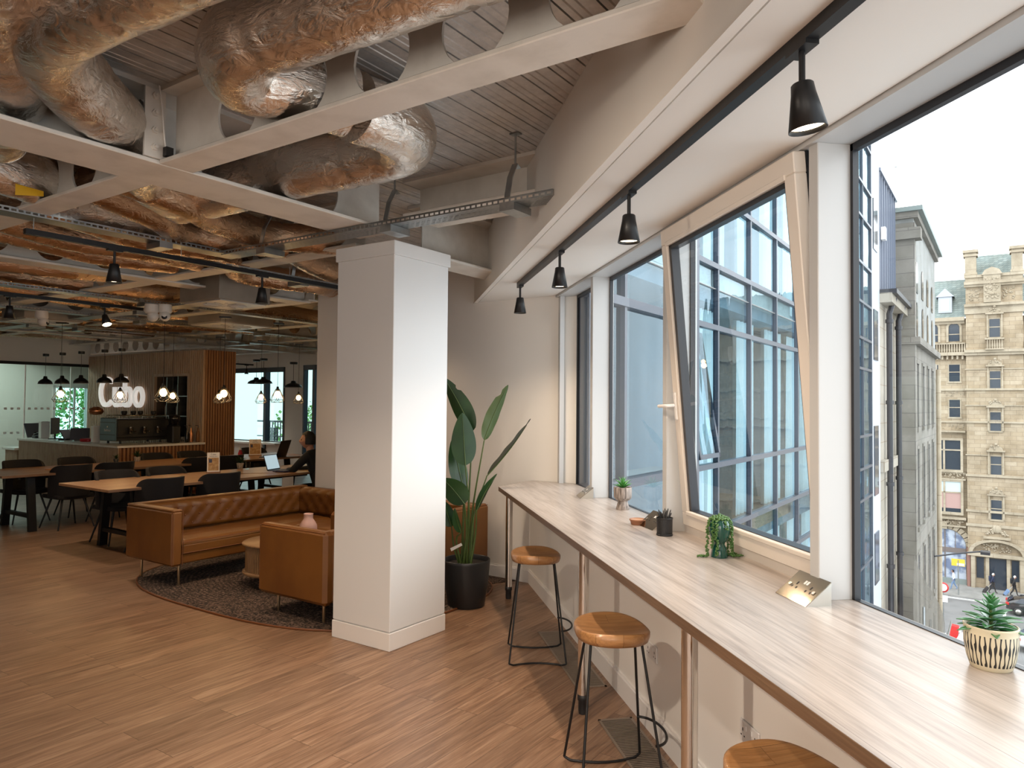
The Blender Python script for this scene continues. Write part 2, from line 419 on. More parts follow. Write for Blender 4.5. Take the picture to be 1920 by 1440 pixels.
def smooth_path(pts, n=8):
    P = [Vector(p) for p in pts]; P = [2*P[0]-P[1]] + P + [2*P[-1]-P[-2]]; out = []
    for i in range(1, len(P)-2):
        for k in range(n):
            t = k/n; a,b,c,d = P[i-1],P[i],P[i+1],P[i+2]
            out.append(.5*((2*b)+(c-a)*t+(2*a-5*b+4*c-d)*t*t+(3*b-a-3*c+d)*t**3))
    out.append(P[-2]); return out
# ------------------------------------------------------------------ camera
def setup_camera():
    yaw, pitch, roll = radians(10.2), radians(1.596), radians(.487)
    f = Vector((sin(yaw)*cos(pitch), cos(yaw)*cos(pitch), sin(pitch)))
    r = Vector((cos(yaw), -sin(yaw), 0)); u = r.cross(f)
    r2 = r*cos(roll)+u*sin(roll); u2 = -r*sin(roll)+u*cos(roll)
    cam = bpy.data.cameras.new('camera'); o = bpy.data.objects.new('camera', cam); COL.objects.link(o)
    M = Matrix((r2, u2, -f)).transposed().to_4x4(); M.translation = Vector((0,0,1.7)); o.matrix_world = M
    cam.sensor_width = 36; cam.lens = 1355.7/1920*36; cam.clip_end = 500; SC.camera = o
setup_camera()
SC.view_settings.view_transform = 'Standard'; SC.view_settings.look = 'None'; SC.view_settings.gamma = 1
SC.view_settings.use_curve_mapping = False; SC.view_settings.exposure = .38
cy = SC.cycles
cy.use_denoising = True; cy.use_adaptive_sampling = True; cy.adaptive_threshold = .02
cy.max_bounces = 7; cy.diffuse_bounces = 4; cy.glossy_bounces = 4; cy.transmission_bounces = 4; cy.transparent_max_bounces = 14
cy.caustics_reflective = False; cy.caustics_refractive = False; cy.sample_clamp_indirect = 4

# ------------------------------------------------------------------ room shell
XW = 1.76; CZ = .975; SOF = 2.736; XB = .913; DECK = 3.27
def w2g(x, y): return (x*cos(GA)+y*sin(GA), -x*sin(GA)+y*cos(GA))
room = [w2g(1.80,-5), w2g(1.80,6.42), (5.95,3.25), (14,3.3), (14,24), (-3,24), (-3,w2g(1.8,-5)[1])]
struct('floor', MB().prism(room, -.25, 0), 'floor_wood', GA)
# profiled steel deck: every strip is a dovetail channel running along grid X
mb = MB(); y = -5.0; P = .15
prof = [(0,0),(.060,0),(.064,.006),(.070,0),(.100,0),(.104,.006),(.110,0),(.140,0),(.1405,.045),(.1495,.045)]
while y < 22:
    pts = []
    for py, pz in prof: pts.append((y+py, DECK+pz))
    pts.append((y+P, DECK))
    for (ya, za), (yb, zb) in zip(pts, pts[1:]):
        def xm(v): return win_x(v) if v < 3.2 else 14
        a = max(xm(ya), -2.9); b = max(xm(yb), -2.9)
        mb.add([(-3,ya,za),(a,ya,za),(b,yb,zb),(-3,yb,zb)], [(0,1,2,3)])
    y += P
struct('ceiling', mb, 'deck_zinc', GA)
struct('ceiling', MB().prism(room, DECK+.06, DECK+.35), 'deck_zinc', GA)
# window wall: low wall, back wall, bulkhead
struct('wall_window', MB().prism([(1.41,-5),(1.84,-5),(1.84,6.38),(1.41,6.82)], 0, .932), 'white_paint')
struct('baseboard_window', MB().prism([(1.393,-5),(1.41,-5),(1.41,6.80),(1.393,6.815)], 0, .115).prism([(1.400,-5),(1.41,-5),(1.41,6.80),(1.400,6.81)], .115, .128), 'skirting_paint')
struct('wall_back', MB().box((5.84,3.21,0),(5.97,6.82,DECK)), 'white_paint', GA)
struct('wall_partition', MB().box((5.97,6.70,0),(13.9,6.82,DECK)), 'white_paint', GA)
struct('baseboard_back', MB().box((5.822,3.62,0),(5.84,6.82,.115)).box((5.830,3.62,.115),(5.84,6.82,.128)), 'skirting_paint', GA)
mb = MB().prism([(XB,-5),(1.60,-5),(1.60,6.62),(XB,7.29)], SOF, DECK+.04)
mb.prism([(XB-.006,-5),(XB+.030,-5),(XB+.030,7.26),(XB-.006,7.29)], SOF-.016, SOF)
mb.prism([(XB+.042,-5),(1.595,-5),(1.595,6.62),(XB+.042,7.25)], SOF-.010, SOF)
struct('ceiling_bulkhead', mb, 'white_paint')
struct('trim_1', MB().prism([(1.600,-5),(XW+.02,-5),(XW+.02,6.44),(1.600,6.61)], SOF-.030, SOF+.10), 'reveal_paint')
struct('wall_window_head', MB().prism([(XW+.005,-5),(1.84,-5),(1.84,6.40),(XW+.005,6.43)], SOF-.026, 4.1), 'white_render')
# rest of the room, behind and left of the viewer
def wall_openings(name, axis, at, a0, a1, ops, th=.12, m='white_paint', top=DECK, z0=0):
    mb = MB(); x = a0
    def bx(u0, u1, za, zb):
        if u1-u0 < 1e-3 or zb-za < 1e-3: return
        if axis == 'X': mb.box((at, u0, za), (at+th, u1, zb))
        else: mb.box((u0, at, za), (u1, at+th, zb))
    for (u0, u1, za, zb) in ops:
        bx(x, u0, z0, top); bx(u0, u1, z0, za); bx(u0, u1, zb, top); x = u1
    bx(x, a1, z0, top); return struct(name, mb, m, GA)
wall_openings('wall_left', 'X', -3.12, -4.8, 24, [])
wall_openings('wall_far', 'Y', 20, -3, 12, [(8.66,9.42,0,2.02)])
wall_openings('wall_end', 'X', 12, 6.82, 20, [(13.55,14.50,.1,2.63),(15.22,17.75,.66,2.60)])
struct('wall_rear', MB().box((-6.5,-5.12,0),(1.95,-5,DECK)), 'white_paint')
# ------------------------------------------------------------------ main column
CX0, CX1, CY0, CY1 = 3.658, 4.248, 3.493, 4.060
mb = MB().box((CX0,CY0,.128),(CX1,CY1,2.735), bev=.004)
mb.box((CX0-.012,CY0-.012,2.735),(CX1+.012,CY1+.012,2.832), bev=.003)
mb.box((CX0+.012,CY0+.012,.10),(CX1-.012,CY1-.012,.14))
struct('column', mb, 'column_paint', GA)
mb = MB().box((CX0-.004,CY0-.004,0),(CX1+.004,CY1+.004,.122), bev=.003)
struct('baseboard_column', mb, 'skirting_paint', GA)
# ------------------------------------------------------------------ window frames
def win_post(n, y0, y1):
    struct('window_post_%d' % n, MB().box((1.618,y0,CZ-.002),(XW+.03,y1,SOF-.028), bev=.003), 'reveal_paint')
for n, (a, b) in enumerate(((2.475,2.535),(3.95,4.01),(5.45,5.51),(1.00,1.06),(-.475,-.415),(-1.95,-1.89),(-3.4,-3.34))): win_post(n+1, a, b)
struct('window_post_8', MB().box((1.618,6.50,CZ-.05),(1.66,6.56,SOF-.028)), 'reveal_paint')
def fixed_window(n, y0, y1):
    fr = .016; mb = MB()
    mb.box((XW-.005,y0,CZ-.03),(XW+.02,y1,CZ+.003)).box((XW-.005,y0,SOF-.058),(XW+.02,y1,SOF-.028))
    mb.box((XW-.005,y0,CZ),(XW+.02,y0+fr,SOF-.03)).box((XW-.005,y1-fr,CZ),(XW+.02,y1,SOF-.03))
    o = struct('window_%d' % n, mb, 'frame_black')
    MB().add([(XW+.01,y0+.01,CZ),(XW+.01,y1-.01,CZ),(XW+.01,y1-.01,SOF-.03),(XW+.01,y0+.01,SOF-.03)], [(0,1,2,3)]).build('window_pane', 'window_glass', o)
for n, (a, b) in enumerate(((1.06,2.475),(4.01,5.45),(5.51,6.42),(-.415,1.0),(-1.89,-.475),(-3.34,-1.95))): fixed_window(n+1, a, b)
# tilted-in sash between the two middle posts
fr = struct('window_7', MB().box((XW-.03,2.535,CZ-.01),(XW+.07,3.95,CZ+.055)).box((XW+.0,2.535,SOF-.055),(XW+.03,3.95,SOF-.028)), 'frame_paint')
MB().box((XW,2.535,CZ),(XW+.03,2.545,SOF-.03)).box((XW,3.94,CZ),(XW+.03,3.95,SOF-.03)).build('window_jamb', 'frame_black', fr)
M = T(1.715, 0, CZ+.045) @ RY(radians(-4.9))
y0, y1, h = 2.560, 3.925, 1.685; w = .075
mb = MB()
for (a, b, c, d) in ((y0,y1,0,w),(y0,y1,h-w-.01,h),(y0,y0+w,w,h-w-.01),(y1-w,y1,w,h-w-.01)):
    mb.box((-.005,a,c),(.05,b,d), M, bev=.004)
for (a, b, c, d) in ((y0+w-.012,y1-w+.012,w-.012,w+.012),(y0+w-.012,y1-w+.012,h-w-.022,h-w+.002)):
    mb.box((-.012,a,c),(.02,b,d), M, bev=.004)
sash = mb.build('window_sash', 'frame_paint', fr)
mb = MB()
for (a, b, c, d) in ((y0+w-.005,y1-w+.005,w,w+.016),(y0+w-.005,y1-w+.005,h-w-.045,h-w-.01),(y0+w-.005,y0+w+.02,w,h-w-.01),(y1-w-.03,y1-w+.005,w,h-w-.01)):
    mb.box((.008,a,c),(.056,b,d), M)
mb.box((.05,y0-.004,0),(.062,y0+.03,h), M).box((.05,y1-.03,0),(.062,y1+.004,h), M)
mb.build('window_gasket', 'frame_black', sash)
MB().add([(.03,y0+w,w),(.03,y1-w,w),(.03,y1-w,h-w),(.03,y0+w,h-w)], [(0,1,2,3)], M).build('window_pane', 'window_glass', sash)
mb = MB().box((-.016,y1-.052,.60),(-.004,y1-.022,.76), M, bev=.005).tube([(-.018,y1-.037,.685),(-.055,y1-.037,.685),(-.062,y1-.02,.685),(-.062,y1+.085,.683)], .010, 10, M)
mb.build('window_handle', 'plastic_white', sash)
mb = MB().tube([(1.64,3.10,SOF-.07),(1.77,2.75,SOF-.075)], .004, 6).tube([(1.64,2.9,SOF-.06),(1.77,2.60,SOF-.065)], .004, 6)
mb.build('window_stay', 'nickel', fr)

# ------------------------------------------------------------------ steel beams
FL = 2.88
def ibeam(length, z0, z1, wf, tf=.022, hole=None, tw=.012, skip=()):
    """along local x from 0; hole = (first, pitch, radius, centre z)"""
    mb = MB()
    mb.box((0,-wf/2,z0),(length,wf/2,z0+tf), bev=.004).box((0,-wf/2,z1-tf),(length,wf/2,z1))
    if not hole: return mb.box((0,-tw/2,z0+tf),(length,tw/2,z1-tf))
    c0, p, r, cz = hole; x = 0; k = 0; za, zb = z0+tf, z1-tf
    cs = []
    while True:
        c = c0 + p*k
        if c - p/2 > length: break
        cs.append(c); k += 1
    first = cs[0]-p/2
    if first > 0: mb.box((0,-tw/2,za),(first,tw/2,zb))
    for c in cs:
        x0, x1 = max(0, c-p/2), min(length, c+p/2)
        if c-r < x0 or c+r > x1 or any(abs(c-q) < .05 for q in skip):
            if x1 > x0: mb.box((x0,-tw/2,za),(x1,tw/2,zb))
            continue
        n = 28
        def ray_pt(a):
            dx, dz = cos(a), sin(a); t = 1e9
            if dx > 1e-6: t = min(t, (x1-c)/dx)
            if dx < -1e-6: t = min(t, (x0-c)/dx)
            if dz > 1e-6: t = min(t, (zb-cz)/dz)
            if dz < -1e-6: t = min(t, (za-cz)/dz)
            return (c+dx*t, cz+dz*t)
        angs = sorted(set([2*pi*i/n for i in range(n)] + [atan2(b-cz, a-c) % (2*pi) for a in (x0,x1) for b in (za,zb)]))
        for i, a in enumerate(angs):
            b = angs[(i+1) % len(angs)]
            ia, ib = (c+r*cos(a), cz+r*sin(a)), (c+r*cos(b), cz+r*sin(b)); oa, ob = ray_pt(a), ray_pt(b)
            for yy in (-tw/2, tw/2): mb.add([(ia[0],yy,ia[1]),(oa[0],yy,oa[1]),(ob[0],yy,ob[1]),(ib[0],yy,ib[1])], [(0,1,2,3)])
            mb.add([(ia[0],-tw/2,ia[1]),(ia[0],tw/2,ia[1]),(ib[0],tw/2,ib[1]),(ib[0],-tw/2,ib[1])], [(0,1,2,3)])
    return mb
def beam(name, label, along, at, a0, a1, z0=FL, wf=.18, hole=None, group=None, skip=(), z1=DECK):
    h = hole
    if hole: h = ((hole[0]-a0), hole[1], hole[2], hole[3])
    mb = ibeam(a1-a0, z0, z1, wf, hole=h, skip=[s-a0 for s in skip])
    if along == 'X': loc, rz = gp(a0, at), GA
    else: loc, rz = gp(at, a0), GA+pi/2
    o = mb.build(name, 'steel_paint', None, loc, rz)
    o['kind'] = 'structure'
    return o
HZ = 3.072
def first_hole(a0, ref=1.566, p=.464):
    k = math.ceil((a0+.2-ref)/p); return ref+p*k
def HO(a0): return (first_hole(a0), .464, .152, HZ)
Bm = beam('trim_beam', '', 'Y', 2.04, .72, 3.466, hole=HO(.72), skip=(3.424,))
beam('trim_beam', '', 'Y', 2.04, 3.844, 20, z0=FL+.004, hole=(3.95,.464,.152,HZ))
beam('trim_beam', '', 'X', 3.655, -2.9, 3.66, wf=.37, hole=(-2.5,.62,.20,3.08))
beam('trim_beam', '', 'X', 3.78, 4.26, 5.84, z0=2.834, wf=.30)
beam('trim_beam', '', 'Y', 3.92, 2.28, 3.49, z0=3.01, wf=.38)
for i, X in enumerate((3.95, 5.80, 7.65, 9.5, 11.3)):
    if X > 5: beam('trim_beam', '', 'Y', X, 6.84, 19.98, z0=FL+.03, wf=.17, hole=(7.1,.464,.14,HZ+.01))
    else: beam('trim_beam', '', 'Y', X, 4.08, 19.98, z0=FL+.02, wf=.20, hole=(4.4,.464,.14,HZ+.01))
beam('trim_beam', '', 'Y', .2, -2, 20, hole=(-1.6,.464,.152,HZ))
for Y in (7.0, 10.6, 14.2): beam('trim_beam', '', 'X', Y, -2.9, 5.78 if Y < 8 else 11.98, z0=FL+.008, wf=.24, hole=(-2.6,.464,.14,HZ+.01))
# bolted end plate with its four bolts where the beams meet
pl = MB().box((1.96,3.455,FL+.02),(1.972,3.47,DECK-.03)).box((1.865,3.452,FL+.02),(1.965,3.464,DECK-.03))
op = struct('trim_plate', pl, 'steel_paint', GA)
for k in range(4):
    MB().lathe([(.018,0),(.018,.014),(.010,.014),(.010,.026)], seg=6, M=T(1.915,3.452,FL+.07+k*.085) @ RX(pi/2), smooth=False).build('bolt', 'steel_paint', op)
mb = MB().box((1.948,3.40,FL+.03),(1.985,3.432,FL+.075)).box((1.965,3.405,FL+.024),(1.985,3.432,FL+.04))
tag(mb.build('cable_clip', 'black_plastic', None, (0,0,0), GA), 'small black clip at the foot of the bolted beam joint', 'clip')
tag(MB().tube(smooth_path([gp(1.93,3.445,DECK-.01), gp(1.945,3.44,3.15), gp(1.955,3.435,3.02), gp(1.962,3.43,FL+.07)]), .0045, 8).build('cable', 'white_paint'), 'thin white cable running down the bolted beam joint', 'cable')

# ------------------------------------------------------------------ ducts
def duct(pts, r, label, m='foil_silver', group='foil-wrapped air ducts under the ceiling', n=10, seed=0, seam=.9, seg=36, name='air_duct'):
    path = smooth_path([gp(*p) for p in pts], n); L = 0; rr = []
    for i, p in enumerate(path):
        if i: L += (p-path[i-1]).length
        rr.append(L)
    N = max(8, int(L/.035)); fine = []; 
    for k in range(N+1):
        t = L*k/N
        for i in range(1, len(path)):
            if rr[i] >= t-1e-9:
                w = (t-rr[i-1])/max(1e-9, rr[i]-rr[i-1]); fine.append(path[i-1].lerp(path[i], w)); break
    mb = MB(); mb.tube(fine, r, seg, cap=True)
    nb = len(fine)*seg
    for i in range(nb):
        ring = i//seg; c = fine[ring]; d = mb.v[i]-c
        q = mb.v[i]*3.2 + Vector((seed*7.1, seed, 0))
        w = noise.fractal(q, 1.0, 2.0, 3) * .022
        q2 = Vector((mb.v[i].x*9, mb.v[i].y*9, mb.v[i].z*22)) + Vector((seed, 0, 0))
        w -= abs(noise.noise(q2)) * .035
        s = (L*ring/N) % seam
        if s < .035: w -= .05
        mb.v[i] = c + d*(1+w)
    return tag(mb.build(name, m), label, 'air duct', group)
D = duct
D([(1.26,.6,3.09),(1.25,1.8,3.09),(1.20,2.72,3.09),(1.26,3.05,3.09),(1.50,3.32,3.07),(1.78,3.58,3.06),(2.0,3.82,3.06),(2.3,4.25,3.06),(2.75,4.6,3.06)], .160, 'large foil duct bending under the top left corner and dropping through the white beam', seed=1)
D([(1.77,.45,3.09),(1.73,1.4,3.09),(1.70,2.10,3.09),(1.68,2.42,3.08),(1.82,2.60,3.06),(2.04,2.52,HZ),(2.25,2.45,3.06)], .155, 'large foil duct elbow in front of the beam with round holes', seed=2)
D([(2.30,2.46,3.06),(2.58,2.44,3.06),(2.78,2.62,3.06),(2.79,2.95,3.06),(2.76,3.4,3.06),(2.76,4.3,3.06)], .160, 'foil duct with a bright rounded end between the beams above the column', seed=3)
D([(.75,2.4,3.10),(1.05,3.0,3.10),(1.24,3.35,3.08),(1.40,3.75,3.07),(1.55,4.3,3.07)], .145, 'foil duct at the left edge of the photo ending behind the white beam', seed=4)
D([(1.0,4.6,3.06),(1.55,4.75,3.05),(1.95,4.85,3.04),(2.30,5.10,3.04),(2.9,5.25,3.05)], .155, 'foil duct with a yellow label left under the beam crossing', seed=5)
D([(2.15,4.25,3.02),(2.6,4.35,3.0),(3.05,4.62,3.0),(3.55,4.72,3.0),(3.85,4.52,3.0),(4.1,4.4,3.02)], .115, 'foil duct running to the column, nearest of the bundle', 'foil_bronze', seed=6)
D([(2.15,4.62,3.03),(2.7,4.85,3.0),(3.1,5.12,2.99),(3.6,5.02,3.0),(3.95,4.9,3.02)], .115, 'twisted foil duct, second of the bundle beside the column', 'foil_bronze', seed=7)
D([(1.9,5.45,3.05),(2.5,5.45,3.02),(3.0,5.62,3.0),(3.45,5.50,3.0),(3.95,5.58,3.0)], .115, 'foil duct above the cable tray crossing', 'foil_bronze', seed=8)
D([(1.3,5.95,3.05),(2.0,5.92,3.03),(2.7,6.1,3.0),(3.2,6.0,3.0),(3.9,6.15,3.02)], .12, 'long copper-toned foil duct above the nearer light track', 'foil_bronze', seed=9)
D([(1.5,6.45,3.05),(2.4,6.42,3.03),(3.1,6.5,3.0),(3.8,6.45,3.02)], .12, 'copper-toned foil duct left above the nearer light track', 'foil_bronze', seed=10)
D([(4.05,5.1,3.05),(4.5,5.35,3.03),(5.0,5.5,3.0),(5.75,5.9,3.0)], .13, 'foil duct just behind the top of the white column', 'foil_bronze', seed=11)
for i, (x0, y0, x1, y1, r) in enumerate(((4.15,6.1,5.75,6.5,.12),(2.2,7.6,3.8,7.75,.12),(2.25,8.5,5.7,8.3,.11),(2.6,9.3,5.6,9.5,.12),(4.2,10.0,7.5,9.9,.12),(3.2,11.3,7.6,11.6,.11),(4.1,12.4,7.5,12.2,.11),(5.9,8.6,9.3,8.8,.12),(6.0,10.9,9.4,11.3,.11),(3.0,13.4,7.6,13.6,.11),(2.8,15.4,7.6,15.7,.11))):
    mx, my = (x0+x1)/2, (y0+y1)/2
    D([(x0,y0,3.06),(mx-.4,my+.12,3.02),(mx+.3,my-.10,3.0),(x1,y1,3.05)], r, ['foil duct behind the second light track, toward the %s' % w for w in ('column wall','left frame edge','camera pair','window strip','ceiling box','bar','slat wall corner','far glass','far pendants','coffee machine','far left partition')][i], 'foil_bronze', seed=20+i, seg=24)
tag(MB().grid(lambda u, v: tuple(gp(1.78+.16*u, 4.66+.03*u, 2.905+.03*v-.035*(1-u)*(1-v))), 4, 2).build('warning_label', 'yellow_label'), 'yellow warning label on the foil duct left of the beam crossing', 'label')
# ------------------------------------------------------------------ ceiling boxes
def fcu(x, y, w, l, zb, label, duct_to=None):
    t = thing('ceiling_box', label, 'air unit', gp(x, y, zb), GA, 'air boxes under the ceiling')
    MB().box((0,0,0),(w,l,DECK-zb-.02), bev=.006).build('casing', 'galv_box', t)
    mb = MB().box((.03,.03,-.012),(w-.03,l-.03,0), bev=.003)
    for k in range(12):
        a = 2*pi*k/12
        mb.box((.06,-.012,-.02),(min(w,l)*.36,.012,-.008), T(w/2, l/2, 0) @ RZ(a))
    mb.build('diffuser', 'reveal_paint', t); return t
mat('galv_box', (.34,.30,.25), .5, .35, var=(3,(.28,.25,.21),.4,.6))
fcu(4.40,6.64,.62,.72,2.76,'grey boxed air diffuser between the light tracks')
fcu(4.25,10.75,.75,.7,2.80,'grey boxed air diffuser left, above the long tables')
fcu(5.90,8.85,.85,.8,2.80,'grey boxed air diffuser nearest the back wall end')
# ------------------------------------------------------------------ cable trays
def tray(along, at, a0, a1, z, label, hang=(), w=.15, flip=1):
    loc, rz = (gp(a0, at, z), GA) if along == 'X' else (gp(at, a0, z), GA+pi/2)
    t = thing('cable_tray', label, 'cable tray', loc, rz, 'perforated cable trays')
    L = a1-a0
    MB().box((0,-w/2,0),(L,w/2,.002)).build('tray_bed', 'perforated_zinc', t)
    mb = MB(); 
    for s in (-1, 1):
        n = int(L/.04)
        y = s*w/2
        mb.box((0,y-.001,0),(L,y+.001,.008)).box((0,y-.001,.022),(L,y+.001,.032)).box((0,y-.005,.030),(L,y+.005,.032))
        for k in range(n): mb.box((k*.04,y-.001,.008),(k*.04+.012,y+.001,.022))
    mb.build('tray_rail', 'galvanised', t)
    for h in hang:
        h -= a0
        b = MB().tube([(h,.0,DECK-z),(h,.0,.24)], .006, 8)
        b.box((h-.03,-.02,DECK-z-.01),(h+.03,.02,DECK-z))
        b.build('hanger_rod', 'galvanised', t)
        g = MB()
        for (p, q) in (((.0,.24),(-.035,.225)),((0,.24),(.05,.15)),((.05,.15),(.078,.03))):
            a = Vector((h, p[0]*flip, p[1])); c = Vector((h, q[0]*flip, q[1])); d = (c-a); 
            g.add([a+Vector((-.018,0,0)), a+Vector((.018,0,0)), c+Vector((.018,0,0)), c+Vector((-.018,0,0)), a+Vector((-.018,.006,.004)), a+Vector((.018,.006,.004)), c+Vector((.018,.006,.004)), c+Vector((-.018,.006,.004))], [(0,1,2,3),(7,6,5,4),(0,4,5,1),(2,6,7,3),(1,5,6,2),(0,3,7,4)])
        g.build('hanger_bracket', 'galvanised', t)
        MB().box((h-.05,-w/2-.02,-.045),(h+.05,w/2+.01,-.002)).build('tray_joiner', 'galvanised', t)
    return t
tray('Y', 3.43, 2.03, 5.05, 2.845, 'perforated grey cable tray in front of the column top, ending at the window bulkhead', (2.33,3.28,4.55))
tray('X', 5.13, .3, 3.55, 2.86, 'perforated grey cable tray above the nearer light track on the left', (1.2,2.9))
tray('X', 5.42, 3.6, 5.8, 2.82, 'perforated grey cable tray behind the white column', (4.4,))
tray('X', 8.42, 1.5, 7.5, 2.86, 'perforated grey cable tray above the second light track', (2.6,4.6))
tray('X', 10.2, 1.5, 9.5, 2.84, 'perforated grey cable tray above the long tables', (3.5,5.5,7.5))
tray('Y', 4.9, 7.2, 16.5, 2.83, 'perforated grey cable tray running toward the far glass', (9.0,12.0), w=.2)
tray('X', 12.0, 2.5, 11.5, 2.83, 'perforated grey cable tray nearest the slatted bar wall', (5.5,8.5))
# ------------------------------------------------------------------ track lights
def spot_head(t, x, zt, tilt=0, lit=True, on=True, rz=0, drop=.10, s=1.0):
    """one conical head under a track: adaptor, stem, shade, face"""
    h = MB().box((x-.05*s,-.02*s,zt-.012),(x+.05*s,.02*s,zt)).tube([(x,0,zt-.01),(x,0,zt-drop)], .009*s, 8).build('stem', 'black_metal', t)
    M = T(x,0,zt-drop) @ RZ(rz) @ RX(tilt)
    sh = MB().lathe([(.026*s,0),(.030*s,-.004),(.033*s,-.03),(.052*s,-.130),(.050*s,-.130),(.047*s,-.118)], M=M, cap=False); sh.lathe([(0,0),(.026*s,0)], M=M, cap=False)
    so = sh.build('shade', 'black_metal', t)
    MB().lathe([(0,-.116*s),(.047*s,-.117*s)], M=M, cap=False).build('lamp_face', 'lamp_face' if lit else 'plastic_white', so)
LAMPS = []
def spot(loc, energy, size=100, col=(1,.77,.55), rot=None, blend=.7, rad=.03):
    l = bpy.data.lights.new('spot', 'SPOT'); l.energy = energy; l.color = col; l.spot_size = radians(size); l.spot_blend = blend; l.shadow_soft_size = rad
    o = bpy.data.objects.new('spotlight_beam', l); COL.objects.link(o); o.location = loc
    if rot: o.rotation_euler = rot
    o.visible_camera = True
    return o
# along the windows
t = thing('light_track', 'black light track along the ceiling beside the windows', 'light track', (1.13,0,0), pi/2, 'black light tracks')
MB().box((-2.5,-.02,SOF-.044),(5.98,.02,SOF-.010)).build('track_rail', 'black_metal', t)
WLAB = ['black spotlight nearest the camera, lit, above the open window end','black spotlight second along the window track','black spotlight third along the window track','black spotlight at the far end of the window track','','','']
for i, y in enumerate((1.80, 3.22, 4.56, 5.93, .4, -1.0)):
    q = thing('track_spotlight', WLAB[i] or 'black spotlight behind the viewer on the window track', 'spotlight', (1.13,y,SOF-.044), pi/2, 'spotlights on the window track')
    spot_head(q, 0, 0, tilt=radians(-8) if i == 0 else 0)
    spot((1.13,y,SOF-.044-.235), (14 if y < 2.5 else 40), 135, blend=.9)
# track over the sofa side
def track_x(Y, x0, x1, z, label, heads, labs, lit=(), energy=50):
    t = thing('light_track', label, 'light track', gp(x0, Y, z), GA, 'black light tracks')
    mb = MB().box((0,-.02,0),(x1-x0,.02,.035)); mb.build('track_rail', 'black_metal', t)
    for k in range(int((x1-x0)/1.0)+1): MB().tube([(.05+k*1.0,0,.035),(.05+k*1.0,0,.12)], .003, 6).build('wire_hanger', 'galvanised', t)
    for X, lb in zip(heads, labs):
        q = thing('track_spotlight', lb, 'spotlight', gp(X, Y, z), GA, 'spotlights on the tracks over the lounge')
        spot_head(q, 0, 0, tilt=radians(-30 if X in lit else 0), lit=True)
        spot(gp(X, Y, z-.26), energy, 110)
track_x(5.11, 2.01, 4.60, 2.75, 'long black light track hung under the nearer cable tray', (2.57,3.78), ('black spotlight left on the nearer hung track','black spotlight right on the nearer hung track'))
track_x(8.38, 2.0, 4.55, 2.76, 'black light track hung under the second cable tray', (3.18,4.12), ('black spotlight at the left edge of the photo','black spotlight glowing toward the camera beside the two ceiling cameras'), lit=(4.12,))
track_x(16.4, 9.4, 11.9, 2.66, 'short black light track before the far windows', (9.6,10.9,11.7), ('far black spotlight, bright, left of the far window','far black spotlight above the far window','far black spotlight beside the far column'), lit=(9.6,), energy=25)
# further spots of the same room
for X, Y, e in ((-1.2,3.2,50),(.3,-1.4,70),(-1.5,.6,70),(1.2,.4,30)): spot(gp(X,Y,2.6), e, 140, blend=.9)  # added warm fill around and behind the viewer
spot((-1.1,1.6,2.55), 135, 100, (1,.84,.68), Vector((2.3,1.5,-2.0)).to_track_quat('-Z','Y').to_euler(), .8, .05)
spot(gp(5.1,5.5,2.6), 45, 150, (1,.72,.48), blend=1.0, rad=.08)
spot((-.9,4.4,2.55), 25, 110)
spot((-.1,2.3,2.55), 40, 110, (1,.90,.80))  # added spot brightening the floor in place of window daylight
# ------------------------------------------------------------------ window counter
FX = 1.021
t = thing('window_counter', 'long pale oak worktop running under the windows on chrome poles', 'worktop', (0,0,0))
top = [(FX,-1.5),(XW+.03,-1.5),(XW+.03,6.38),(XW-.01,6.46),(1.43,6.775),(FX,6.30)]
def inset(pl, d): return pl
o = MB().prism(top, CZ-.036, CZ).build('worktop', 'counter_wood', t)
mb = MB()
mb.box((FX-.0015,-1.5,CZ-.037),(FX+.001,6.30,CZ-.001))
a = Vector((FX,6.30,0)); b = Vector((1.43,6.775,0)); d = (b-a).normalized(); nrm = Vector((-d.y,d.x,0))*.0015
mb.prism([(a+nrm).to_tuple()[:2],(b+nrm).to_tuple()[:2],(b-nrm).to_tuple()[:2],(a-nrm).to_tuple()[:2]], CZ-.037, CZ-.001)
mb.build('worktop_edge', 'counter_edge', t)
for y in (6.28,3.90,2.50,.6):
    x = 1.115
    l = MB().lathe([(.030,.10),(.030,CZ-.045)], c=(x,y,0), seg=24).lathe([(.045,CZ-.046),(.045,CZ-.037)], c=(x,y,0), seg=24).build('leg', 'chrome', t)
    MB().lathe([(.024,0),(.026,.015),(.026,.07),(.031,.075),(.031,.105),(.027,.108)], c=(x,y,0), seg=20).build('foot', 'black_plastic', l)
